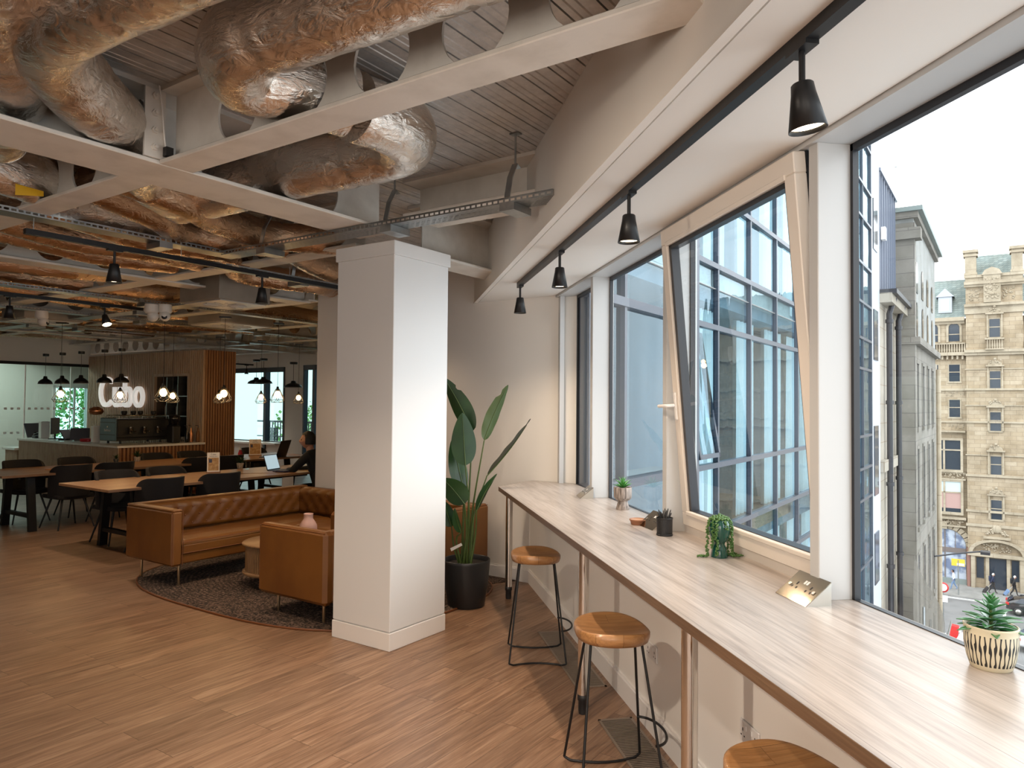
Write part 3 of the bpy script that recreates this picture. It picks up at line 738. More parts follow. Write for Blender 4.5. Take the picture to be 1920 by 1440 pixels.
# ------------------------------------------------------------------ bar stools
def make_stool():
    t = thing('bar_stool', '', 'stool', (0,0,0), 0, 'wooden bar stools along the window counter')
    R, TH = .172, .050
    def outline(a):
        # rounded D, straighter toward +x
        rx = R*(1.02 if cos(a) < 0 else .93); ry = R*1.06
        e = 2.35
        k = (abs(cos(a))**e+abs(sin(a))**e)**(-1/e)
        return k*cos(a)*rx, k*sin(a)*ry
    mb = MB(); seg = 48
    rings = [(0,.0),(.3,.0),(.55,.0),(.75,.0),(.88,.0),(.96,.0)]
    vs = []; fs = []
    def topz(u, a):
        x, y = outline(a); x *= u; y *= u
        dish = -.020*(1-u**2.2)
        sad = .010*(abs(y)/R)**2*u - .014*max(0, (x/R))**2
        return x, y, .70+dish+sad
    prof = [('t',u) for u in (.02,.2,.4,.6,.78,.9,.965)] + [('s',1.0,-.006),('s',1.0,-TH*.6),('s',.955,-TH),('s',.02,-TH)]
    for p in prof:
        for k in range(seg):
            a = 2*pi*k/seg
            if p[0] == 't': vs.append(topz(p[1], a))
            else:
                x, y, z = topz(1.0, a); vs.append((x*p[1], y*p[1], (z+p[2]) if p[2] > -TH*.5 else .70+p[2]))
    n = len(prof)
    for i in range(n-1):
        for k in range(seg): fs.append((i*seg+k, (i+1)*seg+k, (i+1)*seg+(k+1)%seg, i*seg+(k+1)%seg))
    fs.append(tuple(range(seg))); fs.append(tuple(reversed(range((n-1)*seg, n*seg))))
    mb.add(vs, fs, None, True); mb.build('seat', 'stool_wood', t)
    MB().box((-.11,-.10,.637),(.11,.10,.651), bev=.003).build('seat_plate', 'black_metal', t)
    r = .0062
    for sx, sy in ((-1,1),(1,1),(-1,-1),(1,-1)):
        tp = (sx*.115, sy*.055, .645); bt = (sx*.185, sy*.20, .02)
        MB().tube([tp, bt], r, 10).build('leg', 'black_metal', t)
    for sy in (1,-1):
        pts = [(-.185, sy*.20, .02)] + [(-.185+.37*k/14, sy*(.185+.05*(abs(k-7)/7)**2 if True else 0)-sy*.035, .008) for k in range(1,14)] + [(.185, sy*.20, .02)]
        MB().tube(smooth_path(pts, 2), r, 8).build('sled_rail', 'black_metal', t)
    c = []
    for k in range(17):
        a = -pi/2+pi*k/16; c.append((.155+.085*cos(a), .150*sin(a), .215))
    MB().tube(c, r, 8).build('footrest', 'black_metal', t)
    return t
st = make_stool()
inst(st, 0, (1.048,4.82,0), radians(-9), 'farther wooden bar stool with black wire frame, by the floor grille and potted plant')
inst(st, 1, (1.052,3.19,0), radians(-4), 'middle wooden bar stool with black wire frame, before the wall socket')
inst(st, 1, (1.125,1.84,0), radians(6), 'nearest wooden bar stool, only its seat edge showing at the bottom of the photo')
# ------------------------------------------------------------------ floor grilles
for k, (y0, y1) in enumerate(((4.24,5.32),(2.55,3.80))):
    lab = ('floor grille under the farther bar stool','floor grille beside the middle bar stool')[k]
    t = thing('floor_grille', 'long slatted metal '+lab, 'floor grille', (1.17,y0,0), 0, 'floor grilles')
    L = y1-y0; w = .19
    MB().box((0,0,0),(w,.014,.005)).box((0,L-.014,0),(w,L,.005)).box((0,0,0),(.012,L,.005)).box((w-.012,0,0),(w,L,.005)).build('grille_frame', 'grille_metal', t) if 'grille_metal' in MT else None
    if 'grille_metal' not in MT:
        mat('grille_metal', (.30,.24,.19), .4, .5); mat('grille_dark', (.012,.009,.007), .8)
        MB().box((0,0,0),(w,.014,.005)).box((0,L-.014,0),(w,L,.005)).box((0,0,0),(.012,L,.005)).box((w-.012,0,0),(w,L,.005)).build('grille_frame', 'grille_metal', t)
    MB().box((.01,.01,0),(w-.01,L-.01,.0015)).build('grille_tray', 'grille_dark', t)
    mb = MB(); n = int(L/.0165)
    for i in range(1, n): mb.box((.010,i*L/n-.0035,.0015),(w-.010,i*L/n+.0035,.0045))
    mb.build('grille_slats', 'grille_metal', t)
# ------------------------------------------------------------------ wall sockets under the counter
for k, (y, z) in enumerate(((3.62,.415),(2.60,.435))):
    t = thing('wall_socket', ('white double wall socket behind the middle bar stool','white double wall socket nearest the camera under the counter')[k], 'socket', (1.41,y,z), 0, 'wall sockets under the counter')
    MB().box((-.009,-.073,-.043),(0,.073,.043), bev=.004).build('face_plate', 'plastic_white', t)
    for s in (-1, 1):
        MB().box((-.013,s*.022-.007,.010),(-.008,s*.022+.007,.030), bev=.002).build('rocker_switch', 'plastic_white', t)
        MB().box((-.0095,s*.046-.003,.002),(-.0085,s*.046+.003,.014)).box((-.0095,s*.046-.016,-.018),(-.0085,s*.046-.008,-.013)).box((-.0095,s*.046+.008,-.018),(-.0085,s*.046+.016,-.013)).build('pin_holes', 'dark_cloth', t)
# ------------------------------------------------------------------ power wedges on the counter
def power_wedge(x, y, rz, label, s=.80):
    t = thing('power_unit', label, 'desk socket', (x,y,CZ), rz, 'wedge-shaped power units on the counter')
    L = .25*s; d = .13*s; h = .105*s
    # triangular prism: sloped face toward -x, upright back at +x
    mb = MB().add([(0,-L/2,0),(d,-L/2,0),(d,-L/2,h),(0,L/2,0),(d,L/2,0),(d,L/2,h)], [(0,1,2),(3,5,4),(0,3,4,1),(1,4,5,2)])
    mb.build('body', 'nickel_side', t)
    ang = atan2(h, d); sl = sqrt(h*h+d*d)
    M = RY(-ang)
    f = MB().box((0,-L/2-.001,-.001),(sl,L/2+.001,.002), M).build('face_plate', 'nickel', t)
    b = MB()
    for q in (-1, 1):
        yy = q*.055*s
        b.box((.096*s-.006,yy-.003,.002),(.096*s+.008,yy+.003,.0026), M)
        b.box((.066*s,yy-.017,.002),(.078*s,yy-.011,.0026), M).box((.066*s,yy+.011,.002),(.078*s,yy+.017,.0026), M)
    b.build('socket_holes', 'dark_cloth', f)
    for q in (-1, 1): MB().box((.070*s,q*.095*s-.007,.002),(.088*s,q*.095*s+.007,.006), M, bev=.001).build('rocker_switch', 'chrome', f)
    u = MB()
    for q in (-1, 1): u.box((.104*s,q*.010*s-.0055,.002),(.126*s,q*.010*s+.0055,.0032), M)
    u.build('usb_ports', 'plastic_white', f)
    return t
power_wedge(1.518,2.505,0,'polished wedge socket unit nearest the camera, at the foot of the window post')
power_wedge(1.545,4.10,radians(4),'polished wedge socket unit behind the black pencil cup')
power_wedge(1.53,5.52,radians(-8),'polished wedge socket unit farthest along the counter')
# ------------------------------------------------------------------ little things on the counter
def blade(mb, base, ang, tilt, L, W, fold=.25, droop=.3, n=7, roll=0):
    """a leaf: base point, heading, elevation, length, width"""
    M = T(*base) @ RZ(ang) @ RX(roll) @ RY(-tilt)
    def fn(u, v):
        w = W*sin(pi*min(1, v*.92+.08))**.75*(1-.15*v) if v < 1 else 0
        s = (u-.5)*2
        return (L*v, s*w/2, abs(s)*w*fold-droop*L*v*v)
    return mb.grid(lambda u, v: fn(u, v), 4, n, M)
# striped pot with jade plant
t = thing('potted_succulent', 'dark green succulent in a cream pot with black wavy stripes', 'potted plant', (1.690,1.775,CZ))
pr = [(.048,0),(.052,.004),(.060,.03),(.0665,.07),(.067,.100),(.066,.112),(.068,.116),(.066,.119),(.062,.118),(.060,.108),(.058,.095)]
MB().lathe(pr, seg=48, cap=True).build('pot', 'striped_glaze', t)
MB().lathe([(0,.098),(.060,.096)], cap=False).build('soil', 'soil', t)
MB().tube([(0,0,.09),(.001,0,.13),(0,.002,.185)], [.006,.005,.003], 8).build('stem', 'stem', t)
rnd = random.Random(3)
for lev, (z, n, L, tl) in enumerate(((.103,6,.092,.10),(.113,6,.085,.28),(.126,6,.072,.38),(.141,5,.060,.50),(.157,5,.046,.68),(.172,4,.036,.95),(.180,3,.028,1.25))):
    for k in range(n):
        mb = MB(); blade(mb, (0,0,z), 2*pi*k/n+lev*.65+rnd.uniform(-.15,.15), tl, L*rnd.uniform(.9,1.1), L*.36+.004, .22, .12)
        o = mb.build('leaf', 'jade', t); s = o.modifiers.new('thick', 'SOLIDIFY'); s.thickness = .003; s = o.modifiers.new('sub', 'SUBSURF'); s.levels = 1; s.render_levels = 1
# green glazed pedestal pot with trailing plant
t = thing('trailing_plant', 'glossy dark green pedestal pot with a trailing string succulent', 'potted plant', (1.605,3.262,CZ))
MB().lathe([(.040,0),(.041,.006),(.033,.045),(.026,.062),(.028,.070),(.040,.085),(.049,.115),(.051,.140),(.047,.165),(.042,.178),(.040,.180),(.036,.176),(.036,.160)], seg=40).build('pot', 'green_glaze', t)
MB().lathe([(0,.168),(.038,.166)], cap=False).build('soil', 'soil', t)
rnd = random.Random(11)
def strand(n_, a, out, length, tail):
    pts = [(0,0,.17),(cos(a)*.030,sin(a)*.030,.188),(cos(a)*(.052+out),sin(a)*(.052+out),.165)]
    z = .165
    while z > .165-length:
        z -= .03; pts.append((cos(a)*(.057+out)+rnd.uniform(-.004,.004), sin(a)*(.057+out)+rnd.uniform(-.004,.004), max(.006, z)))
    if tail:
        for k in range(1,4): pts.append((cos(a)*(.057+out+.016*k), sin(a)*(.057+out+.016*k), .006))
    p = smooth_path(pts, 5); mb = MB()
    mb.tube(p, .0011, 5)
    for q in p[2:]:
        for w in range(2):
            d = Vector((rnd.uniform(-1,1), rnd.uniform(-1,1), rnd.uniform(-.3,1))).normalized()*.0062
            mb.ball(tuple(q+d), .0052, 6, sq=(1,1,.8))
    return mb
for k, (a, L, o_, tl) in enumerate(((3.7,.10,0,0),(4.05,.125,.001,0),(4.9,.03,0,0),(5.75,.10,0,0),(6.05,.155,.002,1),(.3,.155,.0,1),(3.15,.16,.002,1),(2.2,.05,0,0),(1.4,.04,0,0))):
    strand(k, a, o_, L, tl).build('strand', 'pearls', t)
mb = MB()
for k in range(90):
    a = rnd.uniform(0,2*pi); r = rnd.uniform(0,.046); mb.ball((r*cos(a), r*sin(a), .180+rnd.uniform(0,.026)*(1-r/.06)), .006, 6)
mb.build('leaf_cluster', 'pearls', t)
# pencil cup
mat('wire_mesh', (.008,.008,.009), .5, .3)
def mesh_alpha():
    m, N, L, b, o = nodes('cup_mesh'); b.inputs['Base Color'].default_value = (.008,.008,.009,1); b.inputs['Roughness'].default_value = .5
    ck = N.new('ShaderNodeTexChecker'); ck.inputs['Scale'].default_value = 420; L.new(mapping(N, L), ck.inputs['Vector'])
    tr = N.new('ShaderNodeBsdfTransparent'); mx = N.new('ShaderNodeMixShader'); f = N.new('ShaderNodeMath'); f.operation = 'MULTIPLY'; f.inputs[1].default_value = .35
    L.new(ck.outputs['Fac'], f.inputs[0]); L.new(f.outputs[0], mx.inputs[0]); L.new(b.outputs[0], mx.inputs[1]); L.new(tr.outputs[0], mx.inputs[2]); L.new(mx.outputs[0], o.inputs[0])
mesh_alpha()
t = thing('pencil_cup', 'black wire mesh cup full of black pencils', 'pencil cup', (1.565,3.845,CZ))
MB().lathe([(.043,.002),(.0445,.095)], cap=False).build('cup_wall', 'cup_mesh', t)
MB().lathe([(0,0),(.046,0),(.046,.008),(.043,.010),(0,.004)], cap=False).build('cup_base', 'black_metal', t); MB().lathe([(.0445,.092),(.0470,.093),(.0470,.099),(.0445,.099)], cap=False).build('cup_rim', 'black_metal', t)
rnd = random.Random(5)
for k in range(12):
    a = 2*pi*k/12+rnd.uniform(-.2,.2); r = .034
    x0, y0, x1, y1 = -.6*r*cos(a+.5), -.6*r*sin(a+.5), r*cos(a)*1.05, r*sin(a)*1.05
    zt = rnd.uniform(.118,.142)
    MB().tube([(x0*.8,y0*.8,.008),(x1,y1,zt)], .0034, 6, smooth=False).tube([(x1,y1,zt),(x1+(x1-x0*.8)*.05,y1+(y1-y0*.8)*.05,zt+.007)], [.0032,.0005], 6).build('pencil', 'black_plastic', None, (1.565,3.845,CZ))
for i, o in enumerate([o for o in bpy.data.objects if o.name.startswith('pencil') and not o.name.startswith('pencil_cup')]): tag(o, 'black pencil standing in the wire mesh cup', 'pencil', 'black pencils in the mesh cup')
# terracotta dish
t = thing('terracotta_dish', 'small empty terracotta dish beside the pencil cup', 'dish', (1.545,4.215,CZ))
MB().lathe([(.040,0),(.042,.002),(.048,.024),(.052,.025),(.053,.033),(.050,.034),(.047,.030),(.042,.008),(0,.006)], seg=36, cap=False).lathe([(0,0),(.040,0)], cap=False).build('bowl', 'terracotta', t)
MB().lathe([(0,.0065),(.0415,.0085),(.0465,.0295)], seg=36, cap=False).build('bowl_inside', 'terracotta_in', t)
# stoneware pedestal pot with small agave
t = thing('agave_pot', 'small bright green agave in a grooved brown pedestal pot', 'potted plant', (1.660,4.835,CZ))
MB().lathe([(.046,0),(.047,.005),(.034,.052),(.034,.060),(.050,.068),(.062,.085),(.063,.150),(.061,.155),(.058,.152),(.056,.140)], seg=44).build('pot', 'stoneware', t)
MB().lathe([(0,.143),(.058,.141)], cap=False).build('soil', 'soil', t)
rnd = random.Random(2)
for ring, (n, tl, L) in enumerate(((7,.55,.075),(6,.95,.085),(4,1.3,.088))):
    for k in range(n):
        mb = MB(); blade(mb, (0,0,.143), 2*pi*k/n+ring*.5, tl+rnd.uniform(-.1,.1), L, .019, .3, .12)
        o = mb.build('leaf', 'succulent', t); s = o.modifiers.new('thick', 'SOLIDIFY'); s.thickness = .002
# ------------------------------------------------------------------ big potted plant by the column
PB = Vector((.725,6.13,0))
t = thing('potted_palm', 'tall strelitzia plant with broad leaves in a black round pot beside the column', 'potted plant', PB)
MB().lathe([(.150,0),(.155,.005),(.185,.20),(.200,.365),(.201,.385),(.196,.390),(.190,.385),(.186,.34)], seg=48).build('pot', 'pot_black', t)
MB().lathe([(0,.350),(.188,.345)], cap=False).build('soil', 'soil', t)
def big_leaf(base, ctrl, tip0, tip1, W, m='leaf', face=0.0, fold=.12, bend=.03, wavy=.0, notch=None):
    """stalk base->tip0 through ctrl, blade tip0->tip1; face turns the blade about its own axis"""
    p = smooth_path([base, ctrl, tip0], 8)
    n = len(p); o = MB().tube(p, [.011-.006*i/(n-1) for i in range(n)], 8).build('stalk', 'stem', t)
    a = Vector(tip0); b = Vector(tip1); d = (b-a); L = d.length; d.normalize()
    side = d.cross(Vector((0,-1,0))); side.normalize()
    side = Matrix.Rotation(face, 3, d) @ side; nrm = d.cross(side)
    mb = MB()
    def fn(u, v):
        s = (u-.5)*2; prof = (sin(pi*min(1,(v**.8)))**.62)*(1-.22*v)
        w = W*prof*.5
        if notch:
            for (nv, ns) in notch:
                if abs(v-nv) < .035 and s*ns > .4: w *= .72
        zz = abs(s)**1.2*w*fold + bend*L*sin(pi*v) + wavy*sin(v*22+s*2)*abs(s)
        return tuple(a + d*L*v + side*s*w + nrm*zz)
    mb.grid(fn, 10, 26)
    lo = mb.build('leaf', m, t)
    MB().tube([tuple(a + d*L*v + nrm*(bend*L*sin(pi*v)-.002)) for v in [k/10 for k in range(10)]], [.005-.004*k/10 for k in range(10)], 6).build('midrib', 'stem', lo)
# x offsets run across the view, z up; depth small
big_leaf((.02,0,.34),(.05,.02,.80),(.135,-.04,1.39),(.335,-.06,1.865),.14,'leaf_light',.35,.30,.05,.002,((.80,-1),(.83,-1)))
big_leaf((.03,-.02,.34),(.06,0,.75),(.165,-.02,1.09),(.54,-.02,1.575),.115,'leaf_under',1.05,.35,-.03,.003,((.55,1),(.9,-1)))
big_leaf((.0,.02,.34),(.02,.04,.9),(.045,.05,1.46),(-.20,.06,1.92),.20,'leaf',-.5,.20,.05,.0,((.75,1),))
big_leaf((-.01,0,.34),(.015,-.03,.75),(-.025,-.06,1.18),(-.06,-.10,1.625),.235,'leaf',.1,.10,.02)
big_leaf((.03,-.03,.34),(.07,-.03,.6),(.075,-.05,.80),(.245,-.06,1.11),.105,'leaf',.75,.25,.05,.001)
big_leaf((-.03,-.03,.34),(-.01,-.05,.62),(-.03,-.08,.86),(-.22,-.12,1.08),.22,'leaf',-.3,.12,.08)
big_leaf((-.04,.03,.34),(-.03,.05,.62),(-.02,.08,.96),(-.12,.10,1.40),.19,'leaf',.4,.12,.03)
big_leaf((-.06,0,.34),(-.11,0,.5),(-.13,0,.66),(-.20,.0,.88),.14,'leaf',.2,.10,.05)
big_leaf((-.05,-.02,.34),(-.09,-.02,.55),(-.055,-.05,.62),(-.115,-.09,.83),.12,'leaf',.9,.2,.05)
for k, (x, y, h) in enumerate(((.0,-.02,.95),(.04,.02,.85),(-.02,.03,1.0))): MB().tube([(x,y,.34),(x*1.4,y,.6),(x*1.2+.01,y*1.5,h)], [.012,.009,.004], 8).build('stalk', 'stem', t)
MB().add([(-.15,-.10,.50),(-.06,-.12,.545),(-.05,-.12,.525),(-.14,-.10,.475)], [(0,1,2,3)], None).build('plant_tag', 'paper', t)
# ------------------------------------------------------------------ lounge
def tufted(w, h, th, m_name='leather'):
    """a buttoned cushion face in local x-z plane, front toward -y, thickness th"""
    mb = MB(); rows = 3; pitch = .155
    cols = max(2, int(w/pitch)); btn = []
    for r in range(rows):
        z = h*(.24+.27*r)
        for c in range(cols+1):
            x = (c+(.5 if r % 2 else 0))*w/cols
            if .03 < x < w-.03: btn.append((x, z))
    nu, nv = max(8, int(w/.03)), max(6, int(h/.03))
    def fn(u, v):
        x, z = u*w, v*h; e = min(1, min(x, w-x)/.05, min(z, h-z)/.05); e = sqrt(max(0, 1-(1-e)**2))
        d = 0
        for bx, bz in btn:
            q = (x-bx)**2+(z-bz)**2
            d += .030*math.exp(-q/.0012) + .010*math.exp(-q/.006)
        return (x, -(th*e)+min(d, .034), z)
    mb.grid(fn, nu, nv); return mb, btn
def sofa_legs(t, pts, z):
    for x, y in pts: MB().lathe([(.009,0),(.012,.01),(.012,z)], c=(x,y,0), seg=14).build('leg', 'brass', t)
def seat_cushion(x0, y0, x1, y1, z0, z1):
    mb = MB()
    def fn(u, v):
        x = x0+(x1-x0)*u; y = y0+(y1-y0)*v
        e = min(1, min(x-x0, x1-x, y-y0, y1-y)/.05); e = sqrt(max(0,1-(1-e)**2))
        return (x, y, z1-.035*(1-e)+.006*noise.noise(Vector((x*6,y*6,1))))
    mb.grid(fn, 36, 16); mb.box((x0,y0,z0),(x1,y1,z1-.034), bev=.012); return mb
# corner sofa
t = thing('corner_sofa', 'long tan leather corner sofa with buttoned back and thin metal legs', 'sofa', gp(3.685,6.20), GA)
W, Dp = 2.11, .80; H = .715
MB().box((0,0,.205),(.105,Dp,H-.012), bev=.02).build('armrest', 'leather', t)
MB().box((.10,.02,.215),(W,Dp-.03,.30), bev=.012).box((W-.78,-.90,.215),(W,.05,.30), bev=.012).build('base', 'leather', t)
MB().box((.08,Dp-.12,.205),(W,Dp,H-.012), bev=.025).box((W-.115,-.90,.205),(W,Dp-.05,H-.012), bev=.025).box((.006,.006,H-.02),(.10,Dp-.05,H), bev=.008).box((.006,Dp-.115,H-.02),(W-.006,Dp-.006,H), bev=.008).build('back_frame', 'leather', t)
sc_ = seat_cushion(.112,.01,W-.20,Dp-.22,.30,.425); sc_.build('seat_cushion', 'leather', t)
seat_cushion(W-.80,-.89,W-.20,.0,.30,.425).build('seat_cushion', 'leather', t)
mb = MB().tube([(.11,.008,.412),(W-.80,.008,.412)], .004, 6).tube([(.11,.008,.312),(W-.80,.008,.312)], .004, 6).tube([(.004,.004,.21),(.004,.004,H-.015)], .003, 6).tube([(.101,-.001,.21),(.101,-.001,H-.015)], .0035, 6)
mb.build('piping', 'leather_seam', t)
w_ = W-.22
mb, btn = tufted(w_, .30, .11); q = mb.build('back_cushion', 'leather', t); q.location = (.11, Dp-.10, .405)
for bx, bz in btn: pass
MB().add([], []) 
b2 = MB()
for bx, bz in btn: b2.ball((bx,-.078,bz), .010, 8, sq=(1,.5,1))
b2.build('button', 'leather_seam', q); 
mb, btn = tufted(.90+Dp-.22, .30, .11); q = mb.build('back_cushion', 'leather', t); q.location = (W-.10, Dp-.14, .405); q.rotation_euler[2] = -pi/2
b2 = MB()
for bx, bz in btn: b2.ball((bx,-.078,bz), .010, 8, sq=(1,.5,1))
b2.build('button', 'leather_seam', q)
sofa_legs(t, ((.13,.10),(.11,.70),(W-.9,.10),(W-.06,.80),(W-.7,-.8),(W-.08,-.8)), .22)
# armchairs
def armchair(loc, rz, label):
    t = thing('armchair', label, 'armchair', loc, rz, 'tan leather armchairs')
    Wd, Dd, Hh = .84, .80, .722
    MB().box((0,0,.165),(.10,Dd,Hh), bev=.028).build('armrest', 'leather', t)
    MB().box((Wd-.10,0,.165),(Wd,Dd,Hh), bev=.028).build('armrest', 'leather', t)
    MB().box((.05,0,.175),(Wd-.05,.13,Hh-.005), bev=.028).build('backrest', 'leather', t)
    MB().box((.08,.08,.18),(Wd-.08,Dd-.02,.30), bev=.012).build('base', 'leather', t)
    seat_cushion(.105,.14,Wd-.105,Dd-.01,.29,.425).build('seat_cushion', 'leather', t)
    mb = MB().tube([(.012,.02,Hh-.012),(.012,Dd-.02,Hh-.012)], .004, 6).tube([(.012,Dd-.012,.19),(.012,Dd-.012,Hh-.02)], .004, 6)
    mb.build('piping', 'leather_seam', t)
    sofa_legs(t, ((.11,.13),(.11,Dd-.13),(Wd-.11,.13),(Wd-.11,Dd-.13)), .185)
    return t
armchair(gp(3.72,4.22), GA, 'tan leather armchair seen from its side, left of the white column')
armchair(gp(5.78,4.20), GA+pi/2, 'tan leather armchair against the back wall behind the potted plant')
# rug
mb = MB(); pts = []
for k in range(72):
    a = 2*pi*k/72; e = 2.9; q = (abs(cos(a))**e+abs(sin(a))**e)**(-1/e); pts.append((1.22*q*cos(a), 1.74*q*sin(a)))
mb.prism(pts, 0, .010)
rug = mb.build('rug', 'braided_rug', None, gp(4.70,5.50), GA); tag(rug, 'rounded braided brown rug under the lounge seats', 'rug')
MB().tube([(x,y,.007) for x, y in pts], .009, 6, closed=True).build('rug_edge', 'leather_seam', rug)
tag(MB().prism([(-.25,-.14),(.22,-.2),(.28,.16),(-.2,.2)], 0, .008).build('rug', 'braided_rug', None, (1.10,7.0,0), .5), 'corner of a patterned rug on the floor behind the black plant pot', 'rug')
# coffee table and vase
t = thing('coffee_table', 'round fluted oak coffee table on a dark foot', 'coffee table', gp(4.39,5.58), GA)
MB().lathe([(.0,.395),(.335,.395),(.345,.402),(.345,.412),(.335,.418),(0,.418)], seg=64, cap=False).build('tabletop', 'coffee_oak', t)
mb = MB(); n = 90
mb.lathe([(.305,.16),(.305,.395)], seg=64, cap=False)
for k in range(n):
    a = 2*pi*k/n; mb.tube([(.307*cos(a),.307*sin(a),.165),(.307*cos(a),.307*sin(a),.394)], .0085, 6)
mb.build('fluted_drum', 'reed_wood', t)
MB().lathe([(0,.135),(.33,.135),(.34,.142),(.34,.158),(.33,.165),(0,.165)], seg=64, cap=False).build('lower_plate', 'coffee_oak', t)
MB().lathe([(.16,.011),(.16,.135)], seg=32).build('foot', 'black_metal', t)
v = MB().lathe([(.058,0),(.066,.004),(.068,.05),(.064,.085),(.047,.108),(.034,.120),(.034,.142),(.037,.146),(.034,.148),(.031,.144),(.031,.12)], seg=40).build('vase', 'vase', None, gp(4.50,5.34,.418))
tag(v, 'matt pink bottle vase on the round coffee table', 'vase')
v.scale = (1.22,1.22,1.72)
# ------------------------------------------------------------------ long tables
def long_table(x0, y0, L, Wd, label):
    t = thing('long_table', label, 'table', gp(x0, y0), GA, 'long oak meeting tables')
    MB().box((0,0,.722),(L,Wd,.752), bev=.003).build('tabletop', 'table_wood', t)
    for xx in (.42, L-.42):
        for s in (0, 1):
            yb = .16 if s == 0 else Wd-.16; yt = .26 if s == 0 else Wd-.26
            a, c = .045, .03
            mb = MB().add([(xx-a,yb-c,0),(xx+a,yb-c,0),(xx+a,yb+c,0),(xx-a,yb+c,0),(xx-a,yt-c,.722),(xx+a,yt-c,.722),(xx+a,yt+c,.722),(xx-a,yt+c,.722)],
                     [(3,2,1,0),(4,5,6,7),(0,1,5,4),(1,2,6,5),(2,3,7,6),(3,0,4,7)])
            mb.build('leg', 'black_metal', t)
        MB().box((xx-.03,.17,.17),(xx+.03,Wd-.17,.215)).build('crossbar', 'black_metal', t)
    MB().box((.42,Wd/2-.04,.64),(L-.42,Wd/2+.04,.722)).build('beam', 'black_metal', t)
    return t
long_table(3.95,7.86,3.5,1.12,'nearer long oak table on black trestle legs, behind the corner sofa')
long_table(3.86,10.26,3.3,1.15,'farther long oak table on black trestle legs, left end')
long_table(7.18,10.26,1.6,1.15,'farther long oak table, right part with the menu stand on it')
# ------------------------------------------------------------------ chairs
def make_chair():
    t = thing('tub_chair', '', 'chair', (0,0,0), 0, 'black upholstered chairs at the long tables')
    # faces +y; shell seat
    mb = MB()
    def fn(u, v):
        a = (u-.5)*2
        return (a*.235*(1-.12*v*v), -.20+.42*v, .455-.018*(1-a*a)+.0*v)
    mb.grid(fn, 12, 10); s = mb.build('seat', 'dark_fabric', t)
    md = s.modifiers.new('t', 'SOLIDIFY'); md.thickness = .05
    mb = MB()
    def fb(u, v):
        th = (u-.5)*radians(205); r = .245
        x = r*1.02*sin(th); y = -.02-.235*cos(th)
        edge = abs(u-.5)*2
        k_ = max(0, (edge-.50)/.50); top = .845-.23*(1-sqrt(max(0, 1-k_*k_)));
        z = .43+(top-.43)*v
        lean = .05*v*(1-edge*.6)
        return (x*(1+.06*v), y-lean, z)
    mb.grid(fb, 28, 8); s = mb.build('backrest', 'dark_fabric', t)
    md = s.modifiers.new('t', 'SOLIDIFY'); md.thickness = .035; md2 = s.modifiers.new('b', 'BEVEL'); md2.width = .012; md2.segments = 3
    for sx in (-1, 1):
        for sy in (-1, 1):
            MB().tube([(sx*.13,sy*.12,.43),(sx*.235,sy*.225,0)], [.016,.009], 8).build('leg', 'black_metal', t)
    MB().box((-.14,-.13,.41),(.14,.13,.425)).build('seat_plate', 'black_metal', t)
    return t
ch = make_chair()
CH = [(4.55,7.98,0,'black chair at the near side of the nearer table, left one'),(5.29,7.98,0,'black chair at the near side of the nearer table, beside the menu stand'),
 (4.60,8.88,pi,'black chair at the far side of the nearer table, left one'),(5.24,8.90,pi,'black chair at the far side of the nearer table, second from its left end'),
 (4.70,10.42,.08,'black chair seen whole with splayed legs at the left end of the farther table'),(5.30,10.46,0,'black chair at the near side of the farther table, second from the left'),
 (6.58,10.46,0,'black chair at the near side of the farther table, behind the nearer menu stand'),(7.08,10.44,0,'black chair at the near side of the farther table, beside the sauce bottle'),
 (4.58,11.40,pi,'black chair backed to the bar front, leftmost in the photo'),(5.30,11.42,pi,'black chair backed to the bar front, second from the left'),
 (6.54,11.42,pi,'black chair backed to the bar corner, before the dark slats'),(7.17,11.42,pi,'black chair backed to the bar, below the slatted wall corner'),
 (8.45,11.5,pi,'black chair far right behind the open laptop'),(6.86,7.78,.05,'black chair on which the person in black sits')]
for i, (x, y, r, lb) in enumerate(CH): inst(ch, i, gp(x, y), GA+r, lb)
# ------------------------------------------------------------------ things on the tables
def menu_stand(X, Y, rz, label, h=.27, w=.155):
    t = thing('menu_stand', label, 'menu stand', gp(X, Y, .752), GA+rz, 'menu stands on the long tables')
    M = RX(radians(-7))
    MB().box((-w/2-.01,-.035,0),(w/2+.01,.035,.014)).build('base', 'table_wood', t)
    MB().box((-w/2,-.003,.01),(w/2,.003,h), M).build('card', 'paper', t)
    c = MB().box((-w/2+.012,-.0042,.03),(w/2-.012,-.0032,h*.74), M).build('printed_panel', 'print_brown', t)
    MB().box((-w/2+.022,-.0050,h*.5),(-w/2+.06,-.0043,h*.68), M).build('photo', 'print_dark', c)
    def txt(s, size, z):
        o = text('title', s, size, 'print_dark', t, align_x='CENTER')
        o.matrix_local = M @ T(0,-.0045,z) @ RX(pi/2)
    txt('Cubo', .030, h*.87); txt('Meeting menu', .017, h*.79)
    return t
menu_stand(5.74,8.72,-.52,'menu stand with a brown printed card on the nearer table')
menu_stand(8.02,10.95,-.55,'menu stand with a brown printed card on the farther table', .29, .20)
def table_plant(X, Y, s, label, m='leaf', pot='stoneware'):
    t = thing('table_plant', label, 'potted plant', gp(X, Y, .752), 0, 'little plants on the long tables')
    MB().lathe([(.035*s,0),(.048*s,.07*s),(.046*s,.07*s)], seg=20).build('pot', pot, t)
    rr = random.Random(int(X*100)); mb = MB()
    for k in range(34): blade(mb, (0,0,.065*s), rr.uniform(0,6.28), rr.uniform(.4,1.5), rr.uniform(.08,.13)*s, .018*s, .2, .2, 4)
    mb.build('foliage', m, t)
table_plant(6.36,9.02,1.1,'bushy little plant on the nearer table beside the drinking glass')
